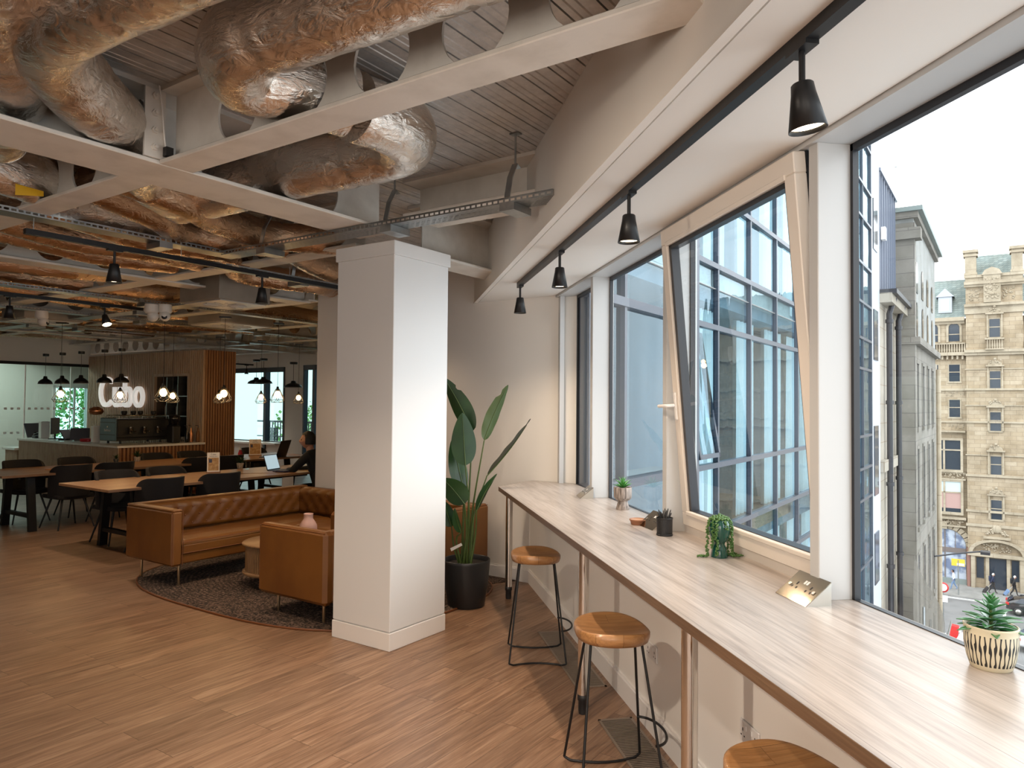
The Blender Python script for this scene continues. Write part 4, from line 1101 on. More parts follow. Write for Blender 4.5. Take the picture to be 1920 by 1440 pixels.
table_plant(6.08,11.25,1.05,'little plant in a brown pot on the farther table'); table_plant(5.78,11.30,.8,'small dark plant left of the brown pot on the farther table', 'leaf', 'pot_black')
table_plant(8.2,11.2,1.3,'bushy plant in a round pot behind the sauce bottle')
t = thing('sauce_bottle', 'red sauce bottle with pale cap on the farther table', 'bottle', gp(7.40,10.50,.752))
MB().lathe([(.034,0),(.036,.01),(.036,.09),(.024,.13),(.020,.15)], seg=20).build('bottle', 'red_plastic', t)
MB().lathe([(.022,.15),(.020,.178),(.012,.185),(.008,.205)], seg=16).build('cap', 'plastic_white', t)
tag(MB().lathe([(.030,.004),(.036,.10),(.034,.10),(.028,.008)], seg=20).build('drinking_glass', 'window_glass', None, gp(6.33,8.80,.752)), 'clear drinking glass on the nearer table', 'glass')
tag(MB().box((-.30,-.22,0),(.30,.22,.006)).build('paper_sheet', 'table_wood', None, gp(6.12,8.42,.752), GA-.62), 'large pale board lying across the nearer table before the person', 'board')
tag(MB().box((-.13,-.10,0),(.13,.10,.02)).build('notebook', 'print_dark', None, gp(6.45,8.15,.753), GA+.2), 'dark notebook beside the hands of the person', 'notebook')
for (X, Y) in ((4.75,8.42),(4.62,10.8),(6.7,10.98)):
    tag(MB().lathe([(.045,0),(.045,.008),(.03,.012)], seg=24).build('grommet', 'copper', None, gp(X,Y,.752)), 'flat reddish cable cap set in the table top', 'cap', 'reddish cable caps in the table tops')
def laptop(X, Y, rz, label, scr='screen', z=.752, s=1.0):
    t = thing('laptop', label, 'laptop', gp(X, Y, z), GA+rz)
    MB().box((-.16*s,-.11*s,0),(.16*s,.11*s,.014), bev=.003).build('keyboard_base', 'black_plastic', t)
    M = T(0,.11*s,.012) @ RX(radians(-18))
    l = MB().box((-.16*s,-.004,0),(.16*s,.004,.215*s), M, bev=.002).build('lid', 'black_plastic', t)
    MB().box((-.150*s,-.0052,.012),(.150*s,-.0042,.205*s), M).build('screen', scr, l)
laptop(6.50,8.30,.36,'open laptop with a bright screen before the person in black')
laptop(8.05,10.50,pi+.5,'large dark laptop seen from behind on the farther table','screen_grey',s=1.35)
tag(MB().box((-.09,-.003,0),(.09,.003,.12)).build('seat_label', 'plastic_white', None, gp(6.05,7.30,.60), GA), 'small white card behind the sofa back', 'card')
bpy.data.objects['seat_label'].location = gp(6.3,7.9,.585)
# ------------------------------------------------------------------ people
def skin_body(name, joints, bones, m, parent=None, loc=(0,0,0), rz=0, sub=2):
    """joints: name -> (x,y,z,radius[,radius2])"""
    names = list(joints); idx = {n: i for i, n in enumerate(names)}
    me = bpy.data.meshes.new(name); me.from_pydata([joints[n][:3] for n in names], [(idx[a], idx[b]) for a, b in bones], [])
    o = bpy.data.objects.new(name, me); COL.objects.link(o)
    o.location = loc; o.rotation_euler[2] = rz
    if parent: o.parent = parent
    md = o.modifiers.new('skin', 'SKIN'); md.use_smooth_shade = True
    for i, n in enumerate(names):
        j = joints[n]; sv = me.skin_vertices[0].data[i]; sv.radius = (j[3], j[4] if len(j) > 4 else j[3])
    me.skin_vertices[0].data[0].use_root = True
    s = o.modifiers.new('sub', 'SUBSURF'); s.levels = sub; s.render_levels = sub
    me.materials.append(MT[m]); return o
def head(parent, c, r, face, hair, beard=False, hair_low=.36):
    """c centre, face = heading angle of the nose"""
    M = T(*c) @ RZ(face)
    mb = MB()
    def fn(u, v):
        a = 2*pi*u; t = pi*v
        x = r*.92*sin(t)*cos(a); y = r*.76*sin(t)*sin(a); z = -r*1.08*cos(t)
        if z < 0: x *= 1-.22*(-z/r)**2; y *= 1-.36*(-z/r)**1.4
        if cos(a) > 0 and z < 0: x += r*.05
        nz = math.exp(-((y/(r*.14))**2+((z+r*.12)/(r*.24))**2)); x += (r*.15*nz if cos(a) > 0 else 0)
        ez = math.exp(-(((abs(y)-r*.33)/(r*.16))**2+((z-r*.12)/(r*.12))**2)); x -= (r*.09*ez if cos(a) > 0 else 0)
        mz = math.exp(-((y/(r*.30))**2+((z+r*.52)/(r*.07))**2)); x += (r*.04*mz if cos(a) > 0 else 0)
        return (x,y,z)
    mb.grid(fn, 32, 24, M)
    for s in (-1, 1): mb.ball((-.02*r, s*.76*r, -.05*r), .2*r, 8, M, (.5,.35,1))
    mb.tube([(-.15*r,0,-.7*r),(-.35*r,0,-1.75*r)], [.46*r,.52*r], 12, M)
    h = mb.build('head', 'skin', parent)
    hb = MB()
    def fh(u, v):
        a = 2*pi*u; t = pi*(.70+.30*v) if abs(((a+pi) % (2*pi))-pi) < 1.05 else pi*(hair_low+(1-hair_low)*v)
        k = 1.10+.04*noise.noise(Vector((u*14, v*9, 2)))
        return (r*.92*k*sin(t)*cos(a)-.03*r, r*.78*k*sin(t)*sin(a), -r*1.08*k*cos(t)+.02*r)
    hb.grid(fh, 32, 14, M); hb.build('hair', hair, parent)
    eb = MB()
    for s in (-1, 1): eb.ball((r*.80, s*r*.30, r*.10), r*.085, 8, M)
    eb.build('eyes', 'hair_black', h)
def hand(parent, wrist, heading, curl=.5, s=1.0, mirror=1, pitch=-.2, m='skin'):
    M = T(*wrist) @ RZ(heading) @ RY(-pitch)
    mb = MB().box((-.01*s,-.040*s,-.013*s),(.085*s,.040*s,.013*s), M, bev=.012*s)
    for k, (y, L) in enumerate(((-.030,.068),(-.010,.078),(.010,.073),(.029,.058))):
        a = curl*.5; p = Vector((.082*s, y*s, 0)); pts = [p]; an = 0
        for q in (.45,.32,.23):
            an -= curl*.8; p = p + Vector((cos(an), 0, sin(an)))*L*s*q; pts.append(p)
        mb.tube(pts, [.0090*s,.0085*s,.0078*s,.0062*s], 8, M)
    mb.tube([(.015*s,-mirror*.036*s,0),(.045*s,-mirror*.062*s,-.008*s),(.072*s,-mirror*.066*s,-.018*s)], [.012*s,.010*s,.008*s], 8, M)
    mb.build('hand', m, parent)
# seated person at the nearer table (local frame: faces +y)
t = thing('person', 'person in black clothes sitting at the nearer table, working on a laptop', 'person', gp(6.79,7.84,0), GA+.25)
t.scale = (.96,.96,.95)
J = {'pelvis':(0,-.02,.53,.15,.12),'waist':(0,-.02,.70,.135,.105),'chest':(-.01,.04,.93,.165,.115),'neck':(-.02,.10,1.10,.065),
 'shr':(.17,.07,1.02,.075),'elr':(.27,.19,.82,.052),'wrr':(.03,.41,.805,.030),
 'shl':(-.19,.08,1.02,.075),'ell':(-.30,.24,.82,.052),'wrl':(-.14,.45,.805,.030),
 'hipr':(.10,.02,.52,.10),'knr':(.12,.42,.52,.07),'anr':(.12,.44,.10,.045),'ftr':(.12,.58,.045,.04),
 'hipl':(-.10,.02,.52,.10),'knl':(-.12,.42,.52,.07),'anl':(-.12,.42,.10,.045),'ftl':(-.12,.56,.045,.04)}
Bn = [('pelvis','waist'),('waist','chest'),('chest','neck'),('chest','shr'),('shr','elr'),('elr','wrr'),('chest','shl'),('shl','ell'),('ell','wrl'),('pelvis','hipr'),('hipr','knr'),('knr','anr'),('anr','ftr'),('pelvis','hipl'),('hipl','knl'),('knl','anl'),('anl','ftl')]
skin_body('body', J, Bn, 'cloth_black', t)
head(t, (-.05,.17,1.235), .115, radians(125), 'hair_black')
hand(t, (-.01,.455,.80), radians(120), .6, 1.1, -1); hand(t, (-.14,.50,.80), radians(100), .6, 1.1, 1)
# ------------------------------------------------------------------ slatted bar wall
SX, SY, SZ = 8.02, 12.52, 2.68
sw = struct('wall_slatted', MB().box((SX+.02,SY+.02,0),(SX+.66,13.03,SZ)).box((SX+.02,13.03,0),(SX+.66,14.19,1.01)).box((SX+.02,13.03,2.19),(SX+.66,14.19,SZ)).box((SX+.30,13.03,1.01),(SX+.66,14.19,2.19)).box((SX+.02,14.19,0),(SX+.66,16.88,SZ)), 'shelf_dark', GA)
mb = MB(); y = SY
NY0, NY1, NZ0, NZ1 = 13.03, 14.19, 1.01, 2.19
while y < 16.88:
    def slat(z0, z1): mb.box((SX-.030,y,z0),(SX+.022,y+.042,z1), bev=.002)
    if NY0-.05 < y < NY1+.03: slat(0, NZ0-.05); slat(NZ1+.05, SZ)
    else: slat(0, SZ)
    y += .070
o = mb.build('slat_panel', 'slat_wood', sw)
mb = MB(); x = SX+.01
while x < SX+.66:
    mb.box((x,SY-.028,0),(x+.033,SY+.022,SZ), bev=.002); x += .055
mb.build('slat_panel', 'slat_warm', sw)
mb = MB().box((SX-.036,NY0-.05,NZ0-.05),(SX+.28,NY0,NZ1+.05)).box((SX-.036,NY1,NZ0-.05),(SX+.28,NY1+.05,NZ1+.05)).box((SX-.036,NY0,NZ0-.05),(SX+.28,NY1,NZ0)).box((SX-.036,NY0,NZ1),(SX+.28,NY1,NZ1+.05))
sf = tag(mb.build('shelf_niche', 'slat_wood', None, (0,0,0), GA), 'pale-framed shelf niche in the slatted bar wall', 'shelf')
mb = MB()
for z in (1.41, 1.80): mb.box((SX+.0,NY0,z-.008),(SX+.27,NY1,z+.008))
for yy in (13.41, 13.80): mb.box((SX+.0,yy-.008,NZ0),(SX+.27,yy+.008,NZ1))
mb.build('metal_grid', 'galvanised', sf)
items = [(13.98,1.418,'pack_white','white coffee packet left on the middle niche shelf'),(13.58,1.418,'pack_white','white coffee packet middle of the niche shelf'),(13.18,1.418,'pack_paper','patterned paper packet right on the middle niche shelf'),
 (13.98,1.01,'pack_paper','tall kraft paper bag leaning in the bottom left of the niche'),(13.55,1.01,'dark_glass','dark glossy bag in the bottom middle of the niche'),(13.16,1.01,'pack_paper','kraft paper bag in the bottom right of the niche'),(13.16,1.808,'copper','copper coloured bottle on the upper right niche shelf'),(13.62,1.808,'black_plastic','small dark tin on the upper niche shelf')]
for Y, z, m, lb in items:
    h = .30 if z < 1.2 else .22; w = .14
    mb = MB(); 
    def fn(u, v): 
        a = 2*pi*u; pin = 1-.75*max(0, v-.75)/.25
        return (.045*cos(a)*pin*(1 if m != 'copper' else .8), w/2*(abs(sin(a))**.5)*(1 if sin(a) > 0 else -1)*(1 if m != 'copper' else .45)*(1 if m != 'copper' else (1 if v < .6 else .45)), h*v)
    mb.grid(fn, 16, 8); mb.box((-.03,-w/2*.6,0),(.03,w/2*.6,.01))
    tag(mb.build('coffee_packet' if 'pack' in m or m == 'dark_glass' else 'bottle' if m == 'copper' else 'tin', m, None, gp(SX+.14, Y, z), GA), lb, 'packet')
# sign: Cubo in raised white letters
o = text('wall_sign', 'Cubo', 1.0, 'led', ext=.03, bevel_depth=.004, space_character=1.07)
wd = max(v.co.x for v in o.data.vertices); ht = max(v.co.y for v in o.data.vertices)
o.matrix_world = Matrix.Translation(gp(SX-.09, 16.28, 1.575)) @ RZ(GA-pi/2) @ RX(pi/2) @ Matrix.Diagonal((1.80/wd, .64/ht, 1, 1))
tag(o, 'large white raised lettering on the slatted wall behind the bar', 'sign')
for Y in (15.0,15.6,16.2): MB().tube([(0,0,0),(.05,0,0)], .01, 6)
# the letters carry an added weak glow; nothing shines behind them
# ------------------------------------------------------------------ bar counter
BX, BY, BZ = 6.39, 12.43, .935
t = thing('bar_counter', 'slatted bar counter with a white top in front of the sign', 'bar', (0,0,0), GA)
MB().prism([(BX-.03,BY-.03),(SX-.035,BY-.03),(SX-.035,BY+.52),(BX+.62,BY+.52),(BX+.62,16.25),(BX-.03,16.25)], BZ-.035, BZ).build('bar_top', 'bar_white', t)
MB().prism([(BX+.02,BY+.02),(SX-.04,BY+.02),(SX-.04,BY+.5),(BX+.58,BY+.5),(BX+.58,16.2),(BX+.02,16.2)], 0, BZ-.035).build('bar_body', 'leather_seam', t)
mb = MB(); y = BY+.03
while y < 16.2: mb.box((BX-.012,y,.06),(BX+.02,y+.026,BZ-.035)); y += .046
mb.build('slat_panel', 'slat_wood', t)
mb = MB(); x = BX+.01
while x < SX-.07: mb.box((x,BY-.014,.06),(x+.036,BY+.02,BZ-.035)); x += .068
mb.build('slat_panel', 'slat_warm', t)
MB().box((BX-.006,BY-.006,.05),(BX+.03,BY+.03,BZ-.035)).build('corner_post', 'slat_wood', t)
t = thing('reception_desk', 'lower slatted reception desk with a white top at the left frame edge', 'desk', (0,0,0), GA)
MB().box((BX-.06,16.28,.70),(BX+.8,16.86,.74)).build('desk_top', 'white_gloss', t)
MB().box((BX+.02,16.3,0),(BX+.75,16.86,.70)).build('desk_body', 'leather_seam', t)
mb = MB(); y = 16.3
while y < 16.83: mb.box((BX-.002,y,.02),(BX+.02,y+.027,.70)); y += .040
mb.build('slat_panel', 'slat_wood', t)
# coffee machine
t = thing('coffee_machine', 'large teal-sided coffee machine with black works on the bar', 'coffee machine', gp(6.60,12.95,BZ), GA)
# side toward the viewer (-x in grid is the teal end)
MB().box((0,.0,.05),(.03,.55,.46), bev=.02).build('side_panel', 'teal_enamel', t)
o = MB().box((.03,.01,.10),(1.0,.54,.44), bev=.02).box((.05,.05,.05),(.98,.5,.12)).build('machine_body', 'black_plastic', t)
MB().box((-.004,.02,.375),(.0,.53,.385)).box((-.004,.02,.155),(.0,.53,.165)).build('panel_groove', 'black_plastic', t)
o = text('lettering', 'SanRemo', .06, 'white_gloss', t, .001, align_x='CENTER'); o.matrix_local = T(-.004,.27,.22) @ RZ(-pi/2) @ RX(pi/2)
MB().lathe([(.0,0),(.012,.01),(.0,.035)], c=(-.004,.27,.285), seg=10).build('flame_mark', 'white_gloss', t)
for x in (.12,.85):
    for y in (.06,.48): MB().lathe([(.02,0),(.02,.06)], c=(x,y,0), seg=10).build('foot', 'black_metal', t)
mb = MB()
for k in range(5): mb.tube([(.12+k*.2,.03,.47),(.12+k*.2,.5,.47)], .006, 6)
mb.tube([(.08,.04,.50),(.95,.04,.50)], .008, 6).tube([(.08,.5,.50),(.95,.5,.50)], .008, 6)
for x in (.08,.5,.95): mb.tube([(x,.04,.43),(x,.04,.50)], .007, 6).tube([(x,.5,.43),(x,.5,.50)], .007, 6)
mb.build('cup_rail', 'nickel', t)
for k in range(3):
    MB().lathe([(.035,.30),(.035,.20),(.028,.18)], c=(.25+.25*k,-.04,0), seg=16).tube([(.25+.25*k,-.06,.24),(.25+.25*k,-.20,.22)], .012, 8).build('group_head', 'nickel', t)
for k, (x, y) in enumerate(((.22,.15),(.42,.2),(.6,.3),(.75,.12),(.35,.38))):
    tag(MB().lathe([(.03,0),(.045,.03),(.048,.07),(.044,.07),(.03,.01)], seg=16).build('cup', 'black_plastic', None, gp(6.60+x,12.95+y,BZ+.51)), 'dark cup on top of the coffee machine', 'cup', 'dark cups on the coffee machine')
tag(MB().lathe([(.0,.0),(.09,.01),(.13,.06),(.12,.11),(.05,.15),(0,.155)], seg=24).build('copper_bowl', 'copper', None, gp(6.70,13.85,BZ+.50)), 'copper domed bowl above the left of the coffee machine', 'bowl')
t = thing('bean_grinder', 'black coffee grinder right of the coffee machine', 'grinder', gp(7.55,12.72,BZ), GA)
MB().box((-.08,-.10,0),(.08,.12,.32), bev=.02).build('grinder_body', 'black_plastic', t)
MB().lathe([(.05,.32),(.10,.42),(.10,.50),(.03,.52)], seg=20).build('hopper', 'dark_glass', t)
for k in range(3):
    q = thing('syrup_bottle', ('dark syrup bottle beside the grinder','brown syrup bottle at the right end of the coffee corner','amber syrup bottle between two darker ones')[k], 'bottle', gp(7.75+.11*k,12.62+.05*(k%2),BZ))
    MB().lathe([(.034,0),(.036,.01),(.036,.16),(.014,.22),(.013,.27)], seg=16).build('bottle', ('dark_glass','copper','leather')[k], q)
    MB().tube([(0,0,.27),(0,0,.31),(-.04,-.03,.315)], .006, 6).build('pump', 'black_plastic', q)
# counter equipment at the left of the bar
t = thing('desk_monitor', 'dark computer monitor turned sideways on the bar', 'monitor', gp(6.75,15.55,BZ), GA+.9)
MB().box((-.26,-.012,.10),(.26,.012,.42), bev=.004).build('screen', 'screen_grey', t); MB().box((-.03,-.01,.01),(.03,.01,.2)).box((-.11,-.09,0),(.11,.09,.012)).build('stand', 'black_plastic', t)
t = thing('tablet_till', 'tablet till leaning back on the bar by the monitor', 'till', gp(6.75,14.95,BZ), GA+.6)
MB().box((-.14,-.01,.02),(.14,.01,.22), RX(-.5)).build('screen', 'screen_grey', t); MB().box((-.09,-.02,0),(.09,.16,.03)).build('stand', 'black_plastic', t)
t = thing('tablet_till', 'second tablet till nearer the coffee machine', 'till', gp(6.75,14.55,BZ), GA-.5)
MB().box((-.16,-.01,.02),(.16,.01,.25), RX(-.35)).build('screen', 'screen_grey', t); MB().box((-.09,-.02,0),(.09,.14,.03)).build('stand', 'black_plastic', t)
tag(MB().box((-.08,-.06,0),(.08,.06,.34), bev=.01).build('paper_stack', 'white_gloss', None, gp(6.72,15.95,BZ), GA), 'upright white box on the bar beside the monitor', 'box')
tag(MB().box((-.06,-.05,0),(.06,.05,.30), bev=.008).build('cup_stack', 'white_gloss', None, gp(6.70,13.85,BZ), GA), 'white stack of paper cups left of the coffee machine', 'cups')
tag(MB().box((-.12,-.1,0),(.12,.1,.06), bev=.02).build('tray', 'red_plastic', None, gp(6.72,14.15,BZ), GA+.4), 'dark red tray on the bar', 'tray')
t = thing('desk_phone', 'dark telephone with handset on the left end of the bar', 'telephone', gp(6.7,16.12,BZ), GA)
MB().box((-.1,-.09,0),(.1,.09,.05), bev=.01).build('phone_base', 'black_plastic', t); MB().tube([(-.1,0,.07),(0,0,.10),(.1,0,.07)], .018, 8).build('handset', 'black_plastic', t)
t = thing('desk_monitor', 'slanted pale screen at the left end of the bar', 'monitor', gp(6.9,16.6,.74), GA+.5)
MB().box((-.24,-.012,.20),(.24,.012,.50), RX(-.3), bev=.004).build('screen', 'screen_grey', t); MB().box((-.03,.06,.01),(.03,.09,.3)).box((-.11,-.05,0),(.11,.13,.012)).build('stand', 'black_plastic', t)
# ------------------------------------------------------------------ pendants
def make_black_pendant(s, zt):
    t = thing('dome_pendant', '', 'pendant lamp', (0,0,0), 0)
    mb = MB().lathe([(.028*s,.155*s),(.034*s,.14*s),(.040*s,.105*s),(.085*s,.080*s),(.118*s,.045*s),(.130*s,0),(.126*s,0),(.112*s,.042*s),(.08*s,.072*s),(.03*s,.10*s)], seg=28, cap=False)
    mb.lathe([(0,.158*s),(.028*s,.155*s)], cap=False)
    mb.build('shade', 'black_metal', t)
    MB().lathe([(.131*s,-.002),(.131*s,.004),(.120*s,.004)], seg=28, cap=False).build('shade_lip', 'plastic_white', t)
    MB().tube([(0,0,.155*s),(0,0,zt)], .0035, 6).build('cord', 'black_plastic', t)
    MB().lathe([(.05,zt-.05),(.055,zt-.04),(.055,zt)], seg=20).build('ceiling_rose', 'black_plastic', t)
    return t
bp = make_black_pendant(1.0, .60)
for i, (X, Y) in enumerate(((6.62,15.72),(6.62,15.02),(6.62,14.28),(6.62,13.42),(6.62,12.83))):
    inst(bp, i, gp(X, Y, 2.02), 0, 'black dome pendant over the bar, %s from the left' % ('first','second','third','fourth','fifth')[i], 'black dome pendants over the bar')
for i, (X, Y) in enumerate(((11.2,15.3),(11.0,14.75),(11.2,13.9))):
    c = copy_tree(bp); c.location = gp(X, Y, 2.15 if i < 2 else 2.05); c.scale = (1.6,1.6,1.0); c['group'] = 'large black pendants near the far windows'
    c['label'] = ('large dark dome pendant before the far window','large dark dome pendant second before the far window','dark pendant beside the far door glass, partly hidden by the column')[i]
def make_amber(zt):
    t = thing('cage_pendant', '', 'pendant lamp', (0,0,0), 0, 'wire cage pendants over the long tables')
    MB().lathe([(0,.06),(.016,.055),(.018,0),(.0,-.004)], seg=14, cap=False).build('lamp_holder', 'black_metal', t)
    MB().ball((0,0,-.055), .042, 16, sq=(1,1,1.15)).build('bulb', 'bulb', t)
    n = 6; mb = MB(); r = .0028
    top = [(.022*cos(2*pi*k/n), .022*sin(2*pi*k/n), .03) for k in range(n)]
    mid = [(.105*cos(2*pi*(k+.5)/n), .105*sin(2*pi*(k+.5)/n), -.125) for k in range(n)]
    low = [(.078*cos(2*pi*k/n), .078*sin(2*pi*k/n), -.165) for k in range(n)]
    for k in range(n):
        mb.tube([top[k], mid[k]], r, 5).tube([top[k], mid[k-1]], r, 5).tube([mid[k], low[k]], r, 5).tube([mid[k-1], low[k]], r, 5).tube([low[k], low[(k+1)%n]], r, 5).tube([mid[k], mid[(k+1)%n]], r, 5)
    mb.build('wire_cage', 'black_metal', t)
    MB().tube([(0,0,.06),(0,0,zt)], .003, 6).build('cord', 'black_plastic', t)
    MB().box((-.07,-.035,zt-.02),(.07,.035,zt)).build('ceiling_rose', 'black_plastic', t)
    return t
am = make_amber(.95)
AP = [(4.84,8.4),(5.66,8.4),(6.50,8.4)] + [(4.78+.822*k,10.88) for k in range(6)]
AL = ['wire cage pendant with glowing bulb before the shelf niche, over the nearer table','wire cage pendant with glowing bulb before the warm slats, over the nearer table','wire cage pendant with glowing bulb over the person in black',
 'wire cage pendant with glowing bulb left of the sign','wire cage pendant with glowing bulb in front of the sign letters','wire cage pendant with glowing bulb, lower right of the pair at the niche','wire cage pendant with glowing bulb, lower left of the pair at the warm slats','wire cage pendant with glowing bulb left in the far window','wire cage pendant with glowing bulb before the far cream column']
for i, (X, Y) in enumerate(AP):
    z = 1.86 if i < 3 else 1.84
    inst(am, i, gp(X, Y, z), 0, AL[i])
    l = bpy.data.lights.new('bulb_light', 'POINT'); l.energy = 4.5; l.color = (1,.62,.28); l.shadow_soft_size = .05
    q = bpy.data.objects.new('bulb_light', l); COL.objects.link(q); q.location = gp(X, Y, z-.12)
# ceiling cameras and speakers
def ceiling_camera(X, Y, z, label, rz=0):
    t = thing('ceiling_camera', label, 'camera', gp(X, Y, z), rz, 'white dome cameras under the ceiling')
    MB().lathe([(.07,.10),(.075,.02),(.06,0),(.0,-.005)], seg=24).build('housing', 'camera_white', t)
    MB().ball((0,-.02,-.03), .062, 20).build('dome', 'camera_white', t)
    MB().lathe([(0,0),(.028,.0),(.03,-.01)], seg=20, M=T(0,-.078,-.045) @ RX(radians(80))).build('lens', 'dark_glass', t)
ceiling_camera(4.55,7.9,2.70,'white dome camera with a black lens facing the viewer under the cable tray', .2)
ceiling_camera(4.42,7.95,2.69,'white dome camera with its lens turned away beside the other camera', 2.4)
ceiling_camera(4.15,10.0,2.72,'white dome camera left above the long tables', 1.5)
ceiling_camera(5.3,16.4,2.60,'white camera far left above the glass partition', .6)
# ------------------------------------------------------------------ far glass partition
t = thing('glass_partition', 'frameless glass partition with rows of white squares, left of the bar wall', 'glass wall', (0,0,0), GA)
MB().box((-3,16.88,2.44),(8.02,16.95,2.50)).build('top_rail', 'black_metal', t)
for k, (a, b) in enumerate(((.0,2.2),(2.2,4.5),(4.5,6.73),(6.74,8.0))):
    g = MB().add([(a+.005,16.91,0),(b-.005,16.91,0),(b-.005,16.91,2.44),(a+.005,16.91,2.44)], [(0,1,2,3)]).build('glass_panel', 'green_glass', t)
    mb = MB(); x = a+.06
    while x < b-.06:
        for z in (1.50, 1.0): mb.box((x,16.900,z),(x+.055,16.904,z+.045))
        x += .12
    mb.build('square_decals', 'white_gloss', g)
MB().box((6.73,16.895,0),(6.745,16.925,2.44)).box((7.62,16.895,0),(7.63,16.925,2.44)).build('joint_strip', 'white_gloss', t)
struct('wall_bulkhead_far', MB().box((-3,16.9,2.50),(8.02,17.0,DECK)), 'white_paint', GA)
dr = struct('door_1', MB().box((8.60,19.96,0),(8.66,20.08,2.08)).box((9.42,19.96,0),(9.48,20.08,2.08)).box((8.60,19.96,2.02),(9.48,20.08,2.08)).box((8.66,19.99,.88),(9.42,20.03,.95)).box((9.10,19.99,0),(9.15,20.03,2.02)), 'plastic_white', GA)
MB().add([(8.66,20.01,0),(9.42,20.01,0),(9.42,20.01,2.02),(8.66,20.01,2.02)], [(0,1,2,3)]).build('door_pane', 'green_glass', dr)
for n, (a, b, z0, z1, ms) in enumerate(((15.22,17.75,.66,2.60,(16.0,)),(13.55,14.50,.1,2.63,(14.1,)))):
    mb = MB().box((11.98,a,z0),(12.10,a+.05,z1)).box((11.98,b-.05,z0),(12.10,b,z1)).box((11.98,a,z1-.12),(12.10,b,z1)).box((11.98,a,z0),(12.10,b,z0+.03))
    for m_ in ms: mb.box((11.97,m_-.05,.0 if n == 0 else z0),(12.11,m_+.04,z1))
    wo = struct('window_%d' % (8+n), mb, 'frame_black', GA)
    MB().add([(12.05,a,z0),(12.05,b,z0),(12.05,b,z1),(12.05,a,z1)], [(0,1,2,3)]).build('window_pane', 'green_glass', wo)
tag(MB().box((11.7,15.2,.62),(11.98,17.75,.665)).build('window_ledge', 'white_gloss', None, (0,0,0), GA), 'white ledge under the far window', 'ledge')
# balcony beyond the far windows
t = thing('balcony_railing', 'dark balcony railing seen through the far window', 'railing', (0,0,0), GA)
mb = MB()
for k in range(40): mb.box((13.4,13.2+k*.12,.3),(13.42,13.2+k*.12+.025,1.15))
mb.build('baluster', 'steel_blue', t); MB().box((13.38,13.0,1.12),(13.44,18.2,1.17)).box((13.38,13.0,.7),(13.44,18.2,.73)).build('handrail', 'steel_blue', t)
for k, (X, Y) in enumerate(((12.8,15.6),(12.9,16.1),(12.8,16.7),(12.9,13.9))):
    q = thing('terrace_chair', 'dark lattice terrace chair outside the far window', 'chair', gp(X,Y,.0), GA+k*.7, 'lattice terrace chairs outside the far window')
    mb = MB()
    for i in range(6): mb.box((-.22+i*.08,-.01,.45),(-.19+i*.08,.01,.98))
    for z in (.55,.66,.77,.88,.97): mb.box((-.22,-.012,z),(.22,.012,z+.03))
    mb.build('lattice_back', 'steel_blue', q); MB().box((-.22,0,.42),(.22,.42,.45)).build('seat', 'steel_blue', q)
    for a in (-.2,.2):
        for b in (.02,.4): MB().box((a-.015,b-.015,0),(a+.015,b+.015,.42)).build('leg', 'steel_blue', q)
struct('floor_terrace', MB().box((12.1,12,-.1),(15,19,0)), 'pavement', GA)
# ------------------------------------------------------------------ outside: the glazed wing
GZ = -14.6; FYP = 3.20
t = thing('glass_wing', 'glazed wing of the building outside with a dark grid of frames', 'building', (0,0,0), GA)
xs = [6.0, 6.71, 8.69, 9.59] + [11.10+1.51*k for k in range(9)]       # ends at 23.2
lv = [-14.6,-11.2,-8.2,-6.2,-4.3,-2.6,-.81,.033,.91,2.745,3.574,4.56,5.62,6.9,7.85,9.1,10.3,12.6]
mb = MB()
for i, x in enumerate(xs):
    w = .055 if x != 8.69 else .10
    mb.box((x-w/2,FYP-.02,GZ),(x+w/2,FYP+(.05 if x > 9 else .12),12.6))
for z in lv[1:]:
    mb.box((8.69,FYP-.025,z-.035),(xs[-1],FYP+.05,z+.035))
for z in (-.0,.86,2.70,6.0,9.5): mb.box((5.98,FYP-.04,z),(8.69,FYP+.10,z+.09))
mb.build('frame_grid', 'steel_blue', t)
for i in range(len(xs)-1):
    a, b = xs[i], xs[i+1]
    mb = MB(); zz = lv if i > 1 else [GZ,0,.95,2.75,6.05,9.55,12.6]
    for z0, z1 in zip(zz, zz[1:]):
        k = noise.noise(Vector((i*3.1, z0, 0)))*.012
        mb.add([(a,FYP+.03+k,z0),(b,FYP+.03-k,z0),(b,FYP+.03-k,z1),(a,FYP+.03+k,z1)], [(0,1,2,3)])
    mb.build('glazing', 'facade_glass', t)
mat('wing_inside', (.16,.22,.28), .8); mat('wing_wall', (.30,.29,.27), .8)
MB().box((8.8,4.6,GZ),(xs[-1],4.7,12.6)).build('inner_wall', 'wing_inside', t)
MB().box((6.0,4.4,-.1),(8.6,4.5,3.0)).box((7.2,3.9,-.1),(7.5,4.4,3.0)).box((6.0,3.3,.86),(8.6,3.7,.93)).build('inner_wall', 'wing_wall', t)
mb = MB()
for z in (-11.6,-7.9,-4.25,-.25,3.25,6.9,10.3): mb.box((6.0,FYP+.12,z-.15),(xs[-1],4.6,z+.15))
mb.build('floor_slab', 'wing_inside', t)
rr = random.Random(8)
